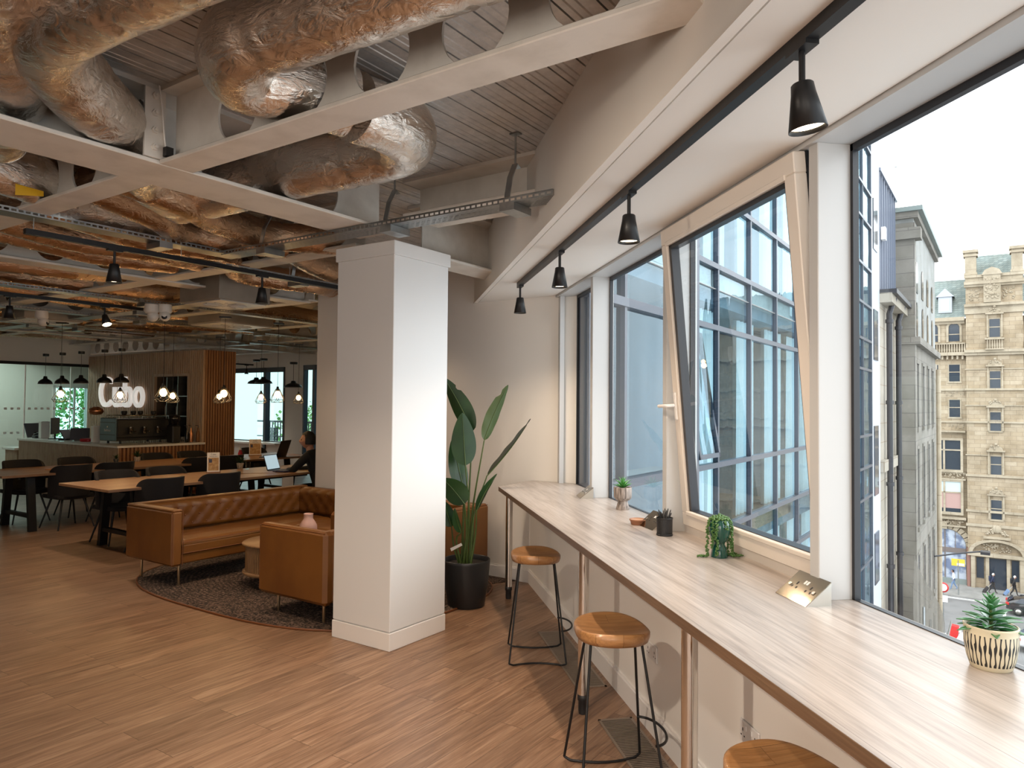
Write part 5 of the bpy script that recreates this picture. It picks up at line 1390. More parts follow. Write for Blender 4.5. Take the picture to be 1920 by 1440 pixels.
for i in range(2, len(xs)-1):
    a, b = xs[i], xs[i+1]
    for j, (z0, z1) in enumerate(((-4.0,-.45),(-.05,3.05),(3.45,6.7),(7.1,10.1))):
        wv = rr.uniform(.35,.75)*(b-a); s0 = a+rr.uniform(.05,.25)*(b-a); ph = rr.uniform(0,6)
        mb = MB(); mb.grid(lambda u, v: (s0+wv*u+.04*sin(v*2+ph), FYP+.30+.045*sin(u*wv*34+ph+v), z0+(z1-z0)*v), int(30*wv)+6, 3)
        tag(mb.build('curtain', 'curtain_white', None, (0,0,0), GA), 'pale sheer curtain hanging behind a pane of the glazed wing', 'curtain', 'sheer curtains in the glazed wing')
# opened vent in the narrow bay of the wing
v = MB(); M = T(8.76,FYP-.04,1.02) @ RX(radians(-9)) @ T(0,0,0)
for lo, hi in (((0,-.03,0),(.06,.03,1.68)),((.72,-.03,0),(.78,.03,1.68)),((0,-.03,0),(.78,.03,.06)),((0,-.03,1.62),(.78,.03,1.68))): v.box(lo, hi, M)
vo = v.build('vent_window', 'steel_blue', t); MB().add([(.05,0,.05),(.73,0,.05),(.73,0,1.63),(.05,0,1.63)], [(0,1,2,3)], M).build('vent_pane', 'facade_glass', vo)
MB().box((8.58,FYP-.05,GZ),(8.76,FYP+.12,12.6)).box((5.78,3.10,CZ-1.5),(6.06,3.205,4.2)).build('corner_frame', 'steel_blue', t)
MB().tube([(8.45,FYP-.08,-2),(8.45,FYP-.08,6)], .05, 10).box((8.3,FYP-.06,-2),(8.62,FYP-.03,6)).build('rain_pipe', 'pipe_grey', t)
# ------------------------------------------------------------------ white rendered bay
t = thing('rendered_building', 'tall white rendered strip of building at the end of the glazed wing', 'building', (0,0,0), GA)
MB().box((23.25,FYP,GZ),(24.90,9,13.5)).build('wall', 'white_render', t)
for z0, z1 in ((6.4,7.9),(3.1,4.6),(-.9,1.15),(-3.5,-2.0),(-7,-5.4)): MB().box((23.55,FYP-.03,z0),(24.35,FYP+.02,z1)).build('window', 'dark_window', t)
# ------------------------------------------------------------------ clad stone house
t = thing('clad_house', 'old cream stone house with a purple grey metal clad top storey', 'building', (0,0,0), GA)
MB().box((24.95,FYP+.05,5.2),(29.2,9,9.12)).build('metal_top', 'cladding_blue', t)
mb = MB(); x = 25.0
while x < 29.2: mb.box((x,FYP-.01,5.3),(x+.05,FYP+.06,9.12)); x += .55
mb.box((24.95,FYP-.05,9.1),(29.2,9,9.2)).build('standing_seams', 'cladding_blue', t)
MB().box((24.93,FYP,GZ),(29.2,9,5.2)).box((24.9,FYP-.35,4.95),(29.2,FYP,5.25)).box((24.9,FYP-.12,-.3),(29.2,FYP,.05)).build('stone_wall', 'cream_stone', t)
MB().box((24.9,FYP-.48,5.22),(29.25,FYP,5.36)).build('gutter', 'pipe_black', t)
for x in (25.9, 28.3):
    mb = MB().tube([(x,FYP-.30,5.2),(x,FYP-.15,4.7),(x,FYP-.15,GZ)], .09, 10)
    for z in (4.4,1.8,-.8,-3.4,-6,-9): mb.lathe([(.12,0),(.12,.12)], c=(x,FYP-.15,z), seg=10)
    mb.build('rain_pipe', 'pipe_black', t)
for z in (1.2,-3.6,-8.2):
    for x in (26.6,): MB().box((x,FYP-.02,z),(x+.9,FYP+.02,z+2.3)).build('window', 'dark_window', t)
MB().box((25.3,FYP-.12,7.0),(25.6,FYP,7.4)).build('air_unit', 'white_gloss', t)
# ------------------------------------------------------------------ grey tall building
t = thing('grey_building', 'tall grey rendered building with arched windows beside the street', 'building', (0,0,0), GA)
MB().box((29.2,2.66,4.1),(38.6,9,8.6)).build('wall', 'grey_render', t); MB().box((29.2,2.66,GZ),(38.6,9,4.1)).build('lower_wall', 'grey_stone', t)
mb = MB().box((29.16,2.62,GZ),(29.6,9,8.3)).box((29.05,2.45,3.95),(38.7,9,4.2)).box((29.05,2.50,8.45),(38.7,9,8.70)).box((29.0,2.42,7.7),(29.6,9,8.1))
mb.build('stone_quoins', 'grey_stone', t)
MB().box((28.95,2.35,8.68),(38.8,9,8.84)).build('roof_edge', 'slate', t)
def arch_win(mb, x, z0, w, h, y):
    pts = [(x-w/2,z0),(x+w/2,z0),(x+w/2,z0+h-w/2)] + [(x+w/2*cos(pi*k/8), z0+h-w/2+w/2*sin(pi*k/8)) for k in range(1,8)] + [(x-w/2,z0+h-w/2)]
    mb.add([(p,y,q) for p, q in pts], [tuple(range(len(pts)))])
for x in (30.2,32.4,34.6,36.8):
    mb = MB(); arch_win(mb, x, 5.9, .75, 1.15, 2.64); mb.build('arched_window', 'dark_window', t)
    mb = MB(); arch_win(mb, x, 4.3-.0, .55, 1.25, 2.64) if False else arch_win(mb, x, 4.32, .6, 1.25, 2.64); mb.build('arched_window', 'dark_window', t)
for r, (z0, z1) in enumerate(((1.0,3.3),(-2.6,.2),(-6.3,-3.6),(-10,-7.3))):
    for x in (30.2,32.4,34.6,36.8): MB().box((x-.34,2.655,z0),(x+.34,2.68,z1)).build('window', 'dark_window', t); 
mb = MB()
for r, (z0, z1) in enumerate(((1.0,3.3),(-2.6,.2),(-6.3,-3.6),(-10,-7.3))):
    for x in (30.2,32.4,34.6,36.8): mb.box((x-.5,2.57,z0-.15),(x+.5,2.66,z0)).box((x-.45,2.61,z1),(x+.45,2.66,z1+.12)).box((x-.45,2.63,z0),(x-.34,2.66,z1)).box((x+.34,2.63,z0),(x+.45,2.66,z1))
mb.build('window_surrounds', 'grey_stone', t)
MB().box((38.6,2.75,GZ),(41.0,9,3.8)).build('side_block', 'cream_stone', t)
MB().tube([(39.5,2.6,3.5),(39.5,2.6,GZ)], .10, 10).build('rain_pipe', 'sandstone_trim', t)
MB().tube([(36.5,2.6,-4.75),(37.2,1.6,-4.6),(37.8,.9,-4.55)], .035, 8).box((37.6,.6,-4.66),(38.1,.95,-4.54)).build('lamp_arm', 'pipe_black', t)
tag(MB().tube([(40,4.38,8.5),(40,4.38,14)], .03, 6).lathe([(.06,13.6),(.06,14.2)], c=(40,4.38,0), seg=8).build('antenna_mast', 'galvanised', None, (0,0,0), GA), 'thin antenna mast above the grey building roof', 'mast')
def net_mat():
    m, N, L, b, o = nodes('scaffold_net'); b.inputs['Base Color'].default_value = (.13,.12,.10,1); b.inputs['Roughness'].default_value = .9
    tr = N.new('ShaderNodeBsdfTransparent'); mx = N.new('ShaderNodeMixShader'); n = noise_n(N, L, mapping(N, L), 1.2, 3)
    L.new(ramp(N, L, n, [(.35, (.5,.5,.5)), (.65, (.85,.85,.85))]), mx.inputs[0]); L.new(tr.outputs[0], mx.inputs[1]); L.new(b.outputs[0], mx.inputs[2]); L.new(mx.outputs[0], o.inputs[0])
net_mat()
mb = MB(); mb.grid(lambda u, v: (25.5+14.2*u, 2.30-.5*sin(pi*u)+.12*sin(u*17)+.1*sin(v*9), GZ + (11.8-6.2*u-1.6*sin(pi*u)+.35*sin(u*9))*v), 30, 14)
t = thing('scaffold_netting', 'dark debris netting sagging over scaffold at the foot of the old houses', 'netting', (0,0,0), GA)
mb.build('net', 'scaffold_net', t)
mb = MB()
for k in range(7): mb.tube([(26+2.2*k,2.15,GZ),(26+2.2*k,2.15,-4.5-.9*k)], .04, 6)
for z in (-12.4,-10.2,-8.2): mb.tube([(26,2.15,z),(39.5,2.15,z)], .04, 6)
mb.tube([(30,2.1,GZ),(34,2.1,-8)], .04, 6).tube([(35,2.1,-8),(39,2.1,GZ)], .04, 6).build('scaffold_tubes', 'galvanised', t)
# ------------------------------------------------------------------ street
struct('floor_street', MB().box((15,-60,GZ-.3),(73.6,60,GZ)), 'asphalt', GA)
struct('floor_pavement', MB().box((73.6,-60,GZ-.3),(80,60,GZ+.12)).box((41,2.3,GZ-.3),(60,60,GZ+.06)), 'pavement', GA)
mb = MB().box((73.2,-40,GZ),(73.35,40,GZ+.012)).box((72.9,-40,GZ),(73.0,40,GZ+.012))
for k in range(5): mb.box((60+2.2*k,3.7-.9*k,GZ),(61.4+2.2*k,3.9-.9*k,GZ+.012))
tag(mb.build('road_marking', 'road_paint', None, (0,0,0), GA), 'pale painted lines on the street below', 'road marking')
# ------------------------------------------------------------------ sandstone building across the street
BXX = 78.2
t = thing('sandstone_building', 'ornate golden sandstone building across the street with a projecting entrance tower', 'building', (0,0,0), GA)
FW = BXX+.45                                          # face of the side wings; tower face is BXX
MB().box((FW,2.94,GZ),(FW+12,26,10.0)).box((FW,-22,GZ),(FW+12,-1.35,10.0)).build('wing_wall', 'sandstone', t)
MB().box((BXX,-1.35,GZ),(BXX+10,2.94,13.3)).build('tower_wall', 'sandstone', t)
# slate roofs
mb = MB()
for a, b in ((2.94,26),(-22,-1.35)): mb.add([(FW-.2,a,10.1),(FW-.2,b,10.1),(FW+2.6,b,14.0),(FW+2.6,a,14.0),(FW+12,a,14.0),(FW+12,b,14.0)], [(0,1,2,3),(3,2,5,4)])
mb.add([(BXX+.6,-.9,13.6),(BXX+.6,2.5,13.6),(BXX+2.4,2.3,16.0),(BXX+2.4,-.7,16.0)], [(0,1,2,3)])
mb.build('slate_roof', 'slate_tiles', t)
# trims: cornices, string courses, parapet, chimneys
mb = MB()
def band(y0, y1, z0, z1, d, face=BXX): mb.box((face-d,y0,z0),(face+.05,y1,z1))
for z0, z1, d in ((12.95,13.25,.45),(12.75,12.95,.3),(13.6,13.85,.25),(10.95,11.2,.35),(10.3,10.95,.12),(6.75,7.0,.45),(6.5,6.75,.25),(3.32,3.5,.18),(5.2,5.3,.10),(.36,.52,.18),(1.9,2.0,.1),(-2.6,-2.5,.1),(-4.5,-4.3,.18),(-7.7,-7.5,.18),(-9.0,-8.75,.12)): band(-1.5,3.05,z0,z1,d)
for z0, z1, d in ((9.75,10.1,.5),(9.5,9.75,.25),(6.55,6.85,.55),(3.30,3.5,.2),(.34,.5,.2),(-.55,-.4,.55),(-4.4,-4.25,.25),(-8.55,-8.35,.55)):
    band(3.05,26,z0,z1,d,FW); band(-22,-1.5,z0,z1,d,FW)
mb.box((BXX-.1,-1.35,13.25),(BXX+.5,2.94,13.62))
for y0, y1 in ((-1.40,-.55),(2.10,2.98)):
    mb.box((BXX,y0,13.2),(BXX+1.0,y1,16.0)).box((BXX-.12,y0-.12,15.6),(BXX+1.1,y1+.12,15.8)).box((BXX-.18,y0-.16,15.95),(BXX+1.15,y1+.16,16.2)).box((BXX-.08,y0-.08,13.9),(BXX+1.05,y1+.08,14.1))
mb.build('cornices', 'sandstone_trim', t)
# crest gable with carved arms
mb = MB().box((BXX-.35,.25,11.25),(BXX+.1,1.55,13.9)); pts = [(.10,13.75),(1.70,13.75),(1.45,14.2),(.9,14.45),(.35,14.2)]
mb.add([(BXX-.42,a,b) for a, b in pts] + [(BXX+.1,a,b) for a, b in pts], [(0,1,2,3,4),(9,8,7,6,5)] + [(i,(i+1)%5,5+(i+1)%5,5+i) for i in range(5)])
rr = random.Random(4)
for k in range(70): mb.ball((BXX-.36,.9+rr.uniform(-.48,.48),12.5+rr.uniform(-1.0,1.0)), rr.uniform(.06,.13), 6)
for y0 in (1.85,-.75):
    for k in range(26): mb.ball((BXX-.02,y0+rr.uniform(0,.85),11.5+rr.uniform(0,1.0)), rr.uniform(.05,.09), 6)
mb.build('carved_crest', 'sandstone_trim', t)
# windows of the tower, five above one another
def sash_win(y, z0, z1, w, face, glass='dark_window', lower=None):
    f = MB().box((face-.05,y-w/2-.10,z0-.12),(face+.02,y-w/2,z1+.08)).box((face-.05,y+w/2,z0-.12),(face+.02,y+w/2+.10,z1+.08)).box((face-.05,y-w/2,z1),(face+.02,y+w/2,z1+.08)).box((face-.10,y-w/2-.14,z0-.14),(face+.02,y+w/2+.14,z0))
    f.box((face-.04,y-w/2,(z0+z1)/2+.05),(face+.01,y+w/2,(z0+z1)/2+.13))
    o = f.build('window', 'sandstone_trim', t)
    MB().add([(face-.012,y-w/2,z0),(face-.012,y+w/2,z0),(face-.012,y+w/2,z1),(face-.012,y-w/2,z1)], [(0,1,2,3)]).build('pane', glass, o)
    if lower: MB().add([(face-.016,y-w/2,z0),(face-.016,y+w/2,z0),(face-.016,y+w/2,lower),(face-.016,y-w/2,lower)], [(0,1,2,3)]).build('blind', 'blind', o)
    return o
for z0, z1 in ((8.11,9.75),(3.5,5.03),(-.33,1.34),(-4.25,-2.63),(-8.25,-6.54)):
    sash_win(.74, z0, z1, .80, BXX)
    mb = MB().box((BXX-.35,.05,z1+.42),(BXX+.02,1.43,z1+.55)).box((BXX-.18,.14,z0),(BXX+.02,.26,z1+.42)).box((BXX-.18,1.22,z0),(BXX+.02,1.34,z1+.42))
    n = 10
    for k in range(n):
        a0, a1 = pi*k/n, pi*(k+1)/n
        mb.add([(BXX-.25,.74+.55*cos(a),z1+.55+.42*sin(a)) for a in (a0,a1)] + [(BXX-.02,.74+.55*cos(a),z1+.55+.42*sin(a)) for a in (a1,a0)] + [(BXX-.25,.74,z1+.55)], [(0,1,2,3),(0,4,1)])
    for k in range(8): mb.ball((BXX-.28,.74+rr.uniform(-.45,.45),z1+.75+rr.uniform(-.1,.25)), .08, 6)
    mb.ball((BXX-.25,.74,z1+1.1), .13, 8)
    mb.build('window_pediment', 'sandstone_trim', t)
mb = MB().box((BXX-.7,.05,6.95),(BXX,1.45,7.05)).box((BXX-.75,.02,7.85),(BXX,1.48,8.0))
for k in range(7): mb.lathe([(.05,7.05),(.08,7.3),(.045,7.6),(.06,7.85)], c=(BXX-.6,.2+k*.18,0), seg=8)
mb.build('balustrade', 'sandstone_trim', t)
# left wing bays (repeating away from the tower) and right wing
def bay(y):
    for dy in (-.86,.86):
        f = MB(); 
        pts = [(y+dy-.42,7.9),(y+dy+.42,7.9)] + [(y+dy+.42*cos(pi*k/10),9.15+.42*sin(pi*k/10)) for k in range(0,11)]
        f.add([(FW-.03,a,b) for a, b in pts], [tuple(range(len(pts)))]); f.build('arched_window', 'dark_window', t)
        mb = MB()
        for k in range(12):
            a0, a1 = pi*k/12, pi*(k+1)/12
            mb.add([(FW-.14,y+dy+r*cos(a),9.15+r*sin(a)) for a in (a0,a1) for r in (.44,.62)], [(0,1,3,2)])
        mb.box((FW-.14,y+dy-.62,7.8),(FW+.01,y+dy-.44,9.15)).box((FW-.14,y+dy+.44,7.8),(FW+.01,y+dy+.62,9.15)).box((FW-.22,y+dy-.08,9.55),(FW,y+dy+.08,9.85)).box((FW-.06,y+dy-.44,8.5),(FW-.0,y+dy+.44,8.58)).build('arch_surround', 'sandstone_trim', t)
        sash_win(y+dy, 4.15, 5.72, .85, FW); sash_win(y+dy, .85, 2.45, .85, FW)
    mb = MB()
    for k in range(18): mb.lathe([(.05,6.85),(.08,7.1),(.045,7.35),(.06,7.6)], c=(FW-.42,y-1.7+k*.2,0), seg=8)
    mb.box((FW-.5,y-1.75,7.6),(FW,y+1.75,7.72)).build('balustrade', 'sandstone_trim', t)
    mb = MB()
    for k in range(9): mb.box((FW-.35,y-1.6+k*.4,6.2),(FW,y-1.45+k*.4,6.55))
    for z in (-.3,2.75):
        for k in range(60): mb.ball((FW-.02,y+rr.uniform(-1.6,1.6),z+rr.uniform(.05,.5)), rr.uniform(.03,.06), 6)
    mb.build('corbels', 'sandstone_trim', t)
    # bay window, two storeys of paired lights
    for z0, z1, g in ((-4.0,-1.3,None),(-7.9,-5.1,'b')):
        mb = MB().box((FW-.40,y-1.5,z0-.25),(FW,y+1.5,z0)).box((FW-.40,y-1.5,z1),(FW,y+1.5,z1+.2)).box((FW-.40,y-1.5,z0),(FW,y-1.3,z1)).box((FW-.40,y+1.3,z0),(FW,y+1.5,z1)).box((FW-.36,y-.08,z0),(FW,y+.08,z1)).box((FW-.36,y-1.3,z0+1.75),(FW,y+1.3,z0+1.87))
        o = mb.build('bay_window', 'sandstone_trim', t)
        MB().add([(FW-.30,y-1.3,z0),(FW-.30,y+1.3,z0),(FW-.30,y+1.3,z1),(FW-.30,y-1.3,z1)], [(0,1,2,3)]).build('pane', 'dark_window', o)
        if g:
            MB().add([(FW-.31,y-1.3,z0+1.87),(FW-.31,y+1.3,z0+1.87),(FW-.31,y+1.3,z1),(FW-.31,y-1.3,z1)], [(0,1,2,3)]).build('blind', 'blind', o)
            MB().add([(FW-.31,y-1.3,z0+.35),(FW-.31,y+1.3,z0+.35),(FW-.31,y+1.3,z0+1.75),(FW-.31,y-1.3,z0+1.75)], [(0,1,2,3)]).build('blind', 'pink_blind', o)
    mb = MB()
    for z in (-4.9,-9.2):
        mb.box((FW-.45,y-1.7,z-.05),(FW,y+1.7,z+.08))
        for k in range(70): mb.ball((FW-.32,y+rr.uniform(-1.6,1.6),z+rr.uniform(.12,.6)), rr.uniform(.04,.08), 6)
    mb.build('carved_panel', 'sandstone_trim', t)
    # shop arch
    mb = MB(); cz_ = -11.0
    pts = [(y-1.65,-14.0),(y+1.65,-14.0)] + [(y+1.65*cos(pi*k/14),cz_+1.5*sin(pi*k/14)) for k in range(0,15)]
    mb.add([(FW-.04,a,b) for a, b in pts], [tuple(range(len(pts)))]); o = mb.build('shop_window', 'shop_glass', t)
    MB().box((FW-.10,y-1.65,-11.65),(FW,y+1.65,-11.2)).box((FW-.10,y-.05,-14.0),(FW,y+.05,-9.6)).box((FW-.09,y-.85,-11.2),(FW,y-.80,-9.7)).box((FW-.09,y+.80,-11.2),(FW,y+.85,-9.7)).build('shop_frame', 'shop_frame', o)
    mb = MB(); n = 13
    for k in range(n):
        a0, a1 = pi*k/n+.02, pi*(k+1)/n-.02
        q = [(y+r*cos(a), cz_+r*.93*sin(a)) for a, r in ((a0,1.68),(a1,1.68),(a1,2.18),(a0,2.18))]
        mb.add([(FW-.22,a,b) for a, b in q] + [(FW,a,b) for a, b in q], [(0,1,2,3),(0,4,5,1),(1,5,6,2),(2,6,7,3),(3,7,4,0)])
    mb.box((FW-.35,y-.2,-9.5),(FW,y+.2,-8.8)).build('arch_stones', 'sandstone_trim', t)
    MB().box((FW-.12,y-2.05,GZ),(FW,y-1.7,-11)).box((FW-.12,y+1.7,GZ),(FW,y+2.05,-11)).build('granite_pier', 'pink_granite', t)
    MB().box((FW-.15,y-1.7,GZ),(FW,y+1.7,-14.0)).build('stall_riser', 'slate', t)
mat('shop_glass', (.16,.20,.30), .1, var=(1.2,(.45,.50,.58),.45,.6)); mat('shop_frame', (.17,.14,.13), .5)
for y in (4.75, 8.9, -3.3, -7.4): bay(y)
for y in (4.6,8.6,-3.2):      # dormers
    MB().box((FW+.05,y-.55,10.6),(FW+2,y+.55,12.1)).add([(FW-.05,y-.75,12.1),(FW-.05,y+.75,12.1),(FW-.05,y,12.9),(FW+2,y-.75,12.1),(FW+2,y+.75,12.1),(FW+2,y,12.9)], [(0,1,2),(0,2,5,3),(1,4,5,2)]).build('dormer', 'white_render', t)
    MB().box((FW+.02,y-.36,10.75),(FW+.06,y+.36,11.9)).build('dormer_pane', 'blind', t)
# entrance
mb = MB().box((BXX-.35,-1.25,GZ),(BXX,-.95,-11.6)).box((BXX-.35,2.40,GZ),(BXX,2.70,-11.6)).box((BXX-.45,-1.5,-11.6),(BXX,2.95,-11.3))
n = 14
for k in range(n):
    a0, a1 = pi*k/n, pi*(k+1)/n
    mb.add([(BXX-.5,.72+r*2.15*cos(a),-11.3+r*1.25*sin(a)) for a in (a0,a1) for r in (.86,1.0)] + [(BXX,.72+2.15*cos(a),-11.3+1.25*sin(a)) for a in (a0,a1)], [(0,1,3,2),(1,4,5,3)])
for k in range(70): mb.ball((BXX-.12,.72+rr.uniform(-1.2,1.2),-11.15+rr.uniform(0,.7)), rr.uniform(.04,.09), 6)
mb.ball((BXX-.15,.72,-9.1), .34, 14, sq=(.4,1,1.1))
for k in range(80): q_ = rr.uniform(0,pi); mb.ball((BXX-.12,.72+cos(q_)*rr.uniform(.3,.85),-9.65+sin(q_)*rr.uniform(.3,1.0)), rr.uniform(.04,.10), 6)
mb.box((BXX-.3,-.3,-10.0),(BXX,1.75,-9.8)).build('entrance_pediment', 'sandstone_trim', t)
MB().box((BXX-.06,.05,GZ+.1),(BXX,1.35,-11.75)).build('entrance_door', 'dark_window', t)
for y in (-.62,2.0): MB().box((BXX-.06,y-.28,-13.6),(BXX,y+.28,-11.75)).build('side_window', 'dark_window', t)
for y in (-.10,1.45,-1.02,2.48): MB().box((BXX-.22,y-.13,GZ),(BXX,y+.13,-11.6)).build('pilaster', 'sandstone_trim', t)
MB().box((BXX-.12,-1.45,GZ),(BXX-.02,-1.2,-11.3)).box((BXX-.12,2.75,GZ),(BXX-.02,3.0,-11.3)).build('granite_pier', 'pink_granite', t)
# ------------------------------------------------------------------ people and things in the street
def walker(X, Y, rz, label, top, legs, hair, pack=None, s=1.0):
    t = thing('person', label, 'person', gp(X, Y, GZ+.12 if X > 73.6 else GZ), GA+rz); t.scale = (s,s,s)
    J = {'pelvis':(0,0,.95,.14,.11),'waist':(0,0,1.12,.13,.10),'chest':(.02,0,1.33,.165,.12),'neck':(.03,0,1.50,.06),
     'sl':(.02,.19,1.42,.07),'el':(-.04,.24,1.14,.05),'wl':(.10,.24,.92,.038),'sr':(.02,-.19,1.42,.07),'er':(-.08,-.24,1.15,.05),'wr':(-.16,-.24,.92,.038)}
    skin_body('jacket', J, [('pelvis','waist'),('waist','chest'),('chest','neck'),('chest','sl'),('sl','el'),('el','wl'),('chest','sr'),('sr','er'),('er','wr')], top, t, sub=1)
    K = {'p':(0,0,.96,.13),'hl':(0,.09,.90,.10),'kl':(.14,.09,.50,.07),'al':(.22,.09,.10,.045),'fl':(.36,.09,.05,.04),'hr':(0,-.09,.90,.10),'kr':(-.08,-.09,.50,.07),'ar':(-.30,-.09,.16,.045),'fr':(-.18,-.09,.05,.04)}
    skin_body('trousers', K, [('p','hl'),('hl','kl'),('kl','al'),('al','fl'),('p','hr'),('hr','kr'),('kr','ar'),('ar','fr')], legs, t, sub=1)
    head(t, (.05,0,1.63), .11, 0, hair)
    hand(t, (.10,.24,.90), 0, .5, 1.0, 1, -1.2); hand(t, (-.16,-.24,.90), pi, .5, 1.0, 1, -1.2)
    if pack: MB().box((-.30,-.16,1.05),(-.12,.16,1.50), bev=.05).build('backpack', pack, t)
def trolley(X, Y, rz, m, label):
    t = thing('suitcase', label, 'suitcase', gp(X, Y, GZ+.12), GA+rz)
    MB().box((-.13,-.2,.08),(.13,.2,.62), RY(.6), bev=.05).build('case', m, t)
    MB().tube([(.30,.12,.45),(.62,.12,.88),(.62,-.12,.88),(.30,-.12,.45)], .012, 6).build('pull_handle', 'galvanised', t)
    for y in (-.17,.17): MB().lathe([(.05,-.015),(.05,.015)], seg=12, M=T(-.02,y,.05) @ RX(pi/2)).build('wheel', 'rubber', t)
walker(75.9, 3.95, pi/2+.2, 'person in a white top and pale jeans walking left on the far pavement', 'white_cloth', 'jeans', 'hair_black')
walker(76.4, 1.05, -pi/2, 'white-haired person in navy with a blue backpack pulling a case on the far pavement', 'navy_cloth', 'dark_cloth', 'hair_white', 'navy_cloth')
walker(76.4, -.50, -pi/2, 'person in dark clothes with a black backpack, rightmost on the far pavement', 'dark_cloth', 'dark_cloth', 'hair_white', 'dark_cloth')
trolley(76.3, 1.75, -pi/2, 'dark_cloth', 'dark wheeled suitcase pulled by the white-haired walker'); trolley(76.2, .25, -pi/2, 'navy_blue' if 'navy_blue' in MT else 'blue_case' if 'blue_case' in MT else 'jeans', 'blue wheeled suitcase pulled by the rightmost walker')
def car(X, Y, rz, m, label, z=GZ):
    t = thing('car', label, 'car', gp(X, Y, z), GA+rz)
    # length along local x, rear at -x
    sec = [(-2.1,.42,.80,.62),(-2.05,.30,1.05,.80),(-1.5,.22,1.36,.86),(-.6,.20,1.48,.88),(.3,.20,1.44,.88),(1.0,.20,1.02,.88),(1.7,.22,.92,.84),(2.1,.32,.72,.66)]
    mb = MB(); ring = []
    for x, z0, z1, hw in sec:
        belt = min(z1, .95)
        ring.append([(x,-hw,z0),(x,-hw-.02,(z0+belt)/2),(x,-hw,belt),(x,-hw*.80 if z1 > 1.1 else -hw*.9,z1),(x,hw*.80 if z1 > 1.1 else hw*.9,z1),(x,hw,belt),(x,hw+.02,(z0+belt)/2),(x,hw,z0)])
    vs = [p for r in ring for p in r]; n = 8
    fs = [(i*n+k, i*n+(k+1)%n, (i+1)*n+(k+1)%n, (i+1)*n+k) for i in range(len(ring)-1) for k in range(n)] + [tuple(range(n)), tuple(reversed(range((len(ring)-1)*n, len(ring)*n)))]
    mb.add(vs, fs, None, True); o = mb.build('car_body', m, t); s = o.modifiers.new('s', 'SUBSURF'); s.levels = 1; s.render_levels = 2
    g = MB()
    for s_ in (-1, 1): g.add([(-1.55,s_*.885,1.0),(.75,s_*.885,1.0),(.25,s_*.76,1.36),(-1.1,s_*.76,1.38)], [(0,1,2,3)])
    g.add([(-1.98,-.66,1.02),(-1.98,.66,1.02),(-1.62,.6,1.33),(-1.62,-.6,1.33)], [(0,1,2,3)]).build('car_windows', 'dark_window', t)
    for x in (-1.3,1.3):
        for s_ in (-1, 1):
            w = MB().lathe([(.20,-.1),(.33,-.1),(.33,.1),(.20,.1)], seg=24, M=T(x,s_*.80,.33) @ RX(pi/2)).build('wheel', 'rubber', t)
            MB().lathe([(0,-.11),(.20,-.105),(.20,.105),(0,.11)], seg=12, M=T(x,s_*.80,.33) @ RX(pi/2)).build('hub', 'nickel_side', w)
    for s_ in (-1, 1): MB().box((-2.12,s_*.72-.16,.78),(-1.9,s_*.72+.14,.98), bev=.03).build('tail_lamp', 'car_red_lamp', t)
    return t
car(70.6, -2.0, -pi/2, 'car_black', 'black hatchback with a red tail lamp on the street below, at the right frame edge')
car(60.3, -2.6, -pi/2, 'car_white', 'white car behind the striped plant pot')
t = thing('street_sign', 'street pole with a yellow and white sign on the far kerb', 'street sign', gp(74.0, 3.5, GZ+.1), GA)
MB().tube([(0,0,0),(0,0,3.0)], .05, 8).build('pole', 'galvanised', t); MB().box((-.03,-.5,2.5),(.0,.5,3.1)).build('sign_board', 'sign_yellow', t)
MB().box((-.035,-.45,2.55),(-.03,.1,2.75)).build('sign_panel', 'white_gloss', t)
t = thing('street_sign', 'round red-rimmed road sign beside the foot of the grey building', 'street sign', gp(64.6, 4.05, GZ), GA)
MB().tube([(0,0,0),(0,0,2.9)], .04, 8).build('pole', 'galvanised', t); MB().lathe([(0,0),(.38,0),(.38,.03),(0,.03)], seg=24, M=T(-.05,0,2.6) @ RY(-pi/2)).build('sign_disc', 'sign_red', t)
MB().lathe([(0,.031),(.27,.032)], seg=24, M=T(-.055,0,2.6) @ RY(-pi/2), cap=False).build('disc_centre', 'white_gloss', t); MB().box((-.04,-.3,1.5),(-.01,.3,2.0)).build('sign_panel', 'white_gloss', t)
tag(MB().box((-.2,-.25,0),(.2,.25,1.2), RX(.12), bev=.05).build('street_barrier', 'sign_red', None, gp(59.2, 3.15, GZ+.05), GA), 'bright red barrier on the street beside the potted succulent', 'barrier')
mat('pink_cloth', (.72,.50,.52), .8)
tag(MB().lathe([(.0,1.5),(.5,1.25),(.72,.8),(.78,0)], seg=20, cap=False).build('street_canopy', 'pink_cloth', None, gp(57.2, 2.15, GZ)), 'pale pink canopy on the street just left of the striped pot', 'canopy')
# trees and sky beyond the far door
def tree(X, Y, z, s, label):
    t = thing('tree', label, 'tree', gp(X, Y, z)); rr = random.Random(int(X*7))
    MB().tube([(0,0,0),(.1,0,1.5*s),(0,.1,3*s)], [.2*s,.13*s,.05*s], 8).build('trunk', 'cream_stone', t)
    mb = MB()
    for k in range(4200):
        a = rr.uniform(0,6.28); b = rr.uniform(-1,1); r = 1.6*s*rr.uniform(.55,1)*(1+.25*sin(a*3))
        c = Vector((r*cos(a)*sqrt(1-b*b), r*sin(a)*sqrt(1-b*b), 3.6*s+r*b*.9)); d = Vector((rr.uniform(-1,1),rr.uniform(-1,1),rr.uniform(-1,1)))*.075*s; e = Vector((rr.uniform(-1,1),rr.uniform(-1,1),rr.uniform(-1,1)))*.075*s
        mb.add([c, c+d, c+d+e, c+e], [(0,1,2,3)])
    mb.build('foliage', 'tree_leaf', t)
tree(12.5, 27, -4.4, 1.35, 'leafy green tree outside the far glass door')
tree(19, 22, -5.0, 1.3, 'leafy green tree beyond the far terrace railing')
mat('pale_stone', (.50,.52,.50), .8)
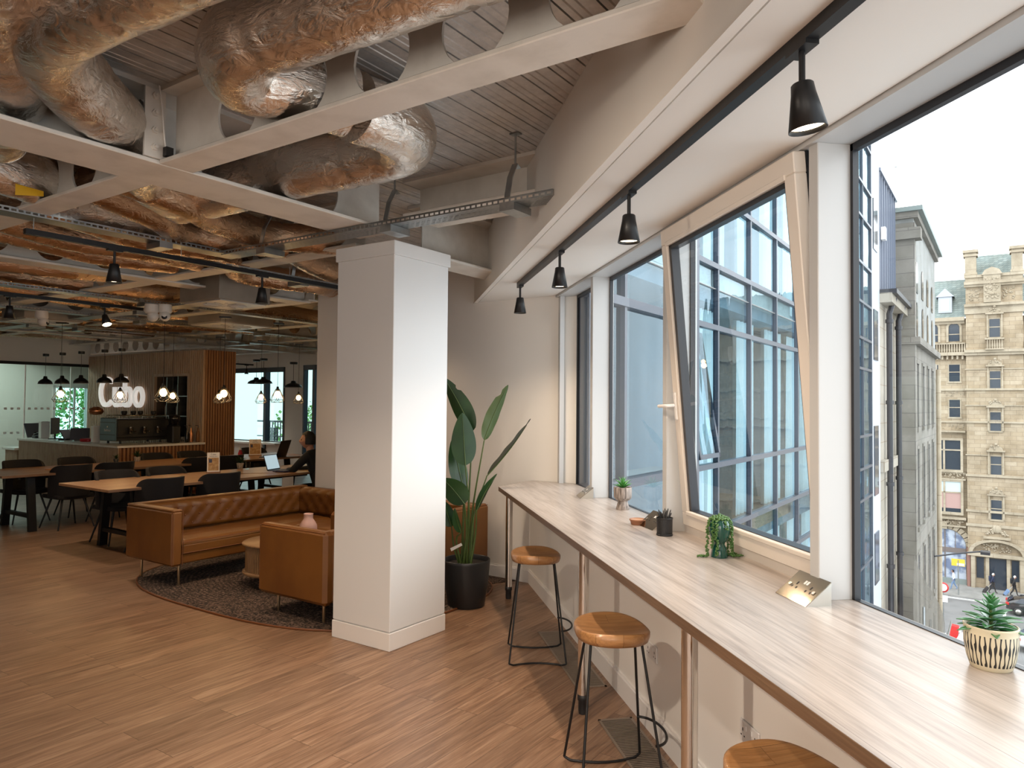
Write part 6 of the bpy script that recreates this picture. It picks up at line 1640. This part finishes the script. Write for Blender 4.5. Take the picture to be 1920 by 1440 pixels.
tag(MB().box((26,10,-14),(30,40,6)).build('far_building', 'pale_stone', None, (0,0,0), GA), 'pale building far beyond the terrace, behind the far windows', 'building')

# ------------------------------------------------------------------ sky and daylight
w = bpy.data.worlds.new('sky'); SC.world = w; w.use_nodes = True
N = w.node_tree.nodes; L = w.node_tree.links; bg = N['Background']
tc = N.new('ShaderNodeTexCoord'); sp = N.new('ShaderNodeSeparateXYZ'); L.new(tc.outputs['Generated'], sp.inputs[0])
r = N.new('ShaderNodeValToRGB'); r.color_ramp.elements[0].position = .42; r.color_ramp.elements[0].color = (.62,.66,.70,1)
r.color_ramp.elements[1].position = .58; r.color_ramp.elements[1].color = (.94,.97,1,1)
mp = N.new('ShaderNodeMapRange'); mp.inputs[1].default_value = -1; mp.inputs[2].default_value = 1; L.new(sp.outputs[2], mp.inputs[0]); L.new(mp.outputs[0], r.inputs[0])
L.new(r.outputs[0], bg.inputs[0]); bg.inputs[1].default_value = 3.1
def area(loc, size, energy, col, rot, portal=False, name='daylight'):
    l = bpy.data.lights.new(name, 'AREA'); l.shape = 'RECTANGLE'; l.size, l.size_y = size; l.energy = energy; l.color = col
    if portal: l.cycles.is_portal = True
    o = bpy.data.objects.new(name, l); COL.objects.link(o); o.location = loc; o.rotation_euler = rot; return o
# portals in the window wall (help sampling only)
area((XW+.12,2.2,1.86), (1.75,8.4), 1, (1,1,1), (0,radians(90),0), True, 'portal')
# added fill panels along the solid left wall, outside the view
for y, wd_, e_ in ((-2.35,2.3,56),(.55,2.3,56),(10.5,3.0,5)):
    p = gp(-3.0, y, 1.75)
    area(p, (1.7,wd_), e_, (1,.90,.80), (0,radians(-90),GA), name='window_light')

for x in (4.5, 7.0):  # panels added to brighten the room behind the glass
    t = thing('ceiling_panel', 'lit flat ceiling panel in the room behind the glass partition', 'ceiling light', gp(x, 18.5, DECK-.12), GA, 'lit panels behind the glass partition')
    MB().box((-.3,-.3,0),(.3,.3,.04)).build('panel_frame', 'white_gloss', t)
    a_ = area(gp(x, 18.5, DECK-.14), (.55,.55), 40, (1,.96,.88), (0,0,GA), name='panel_light')
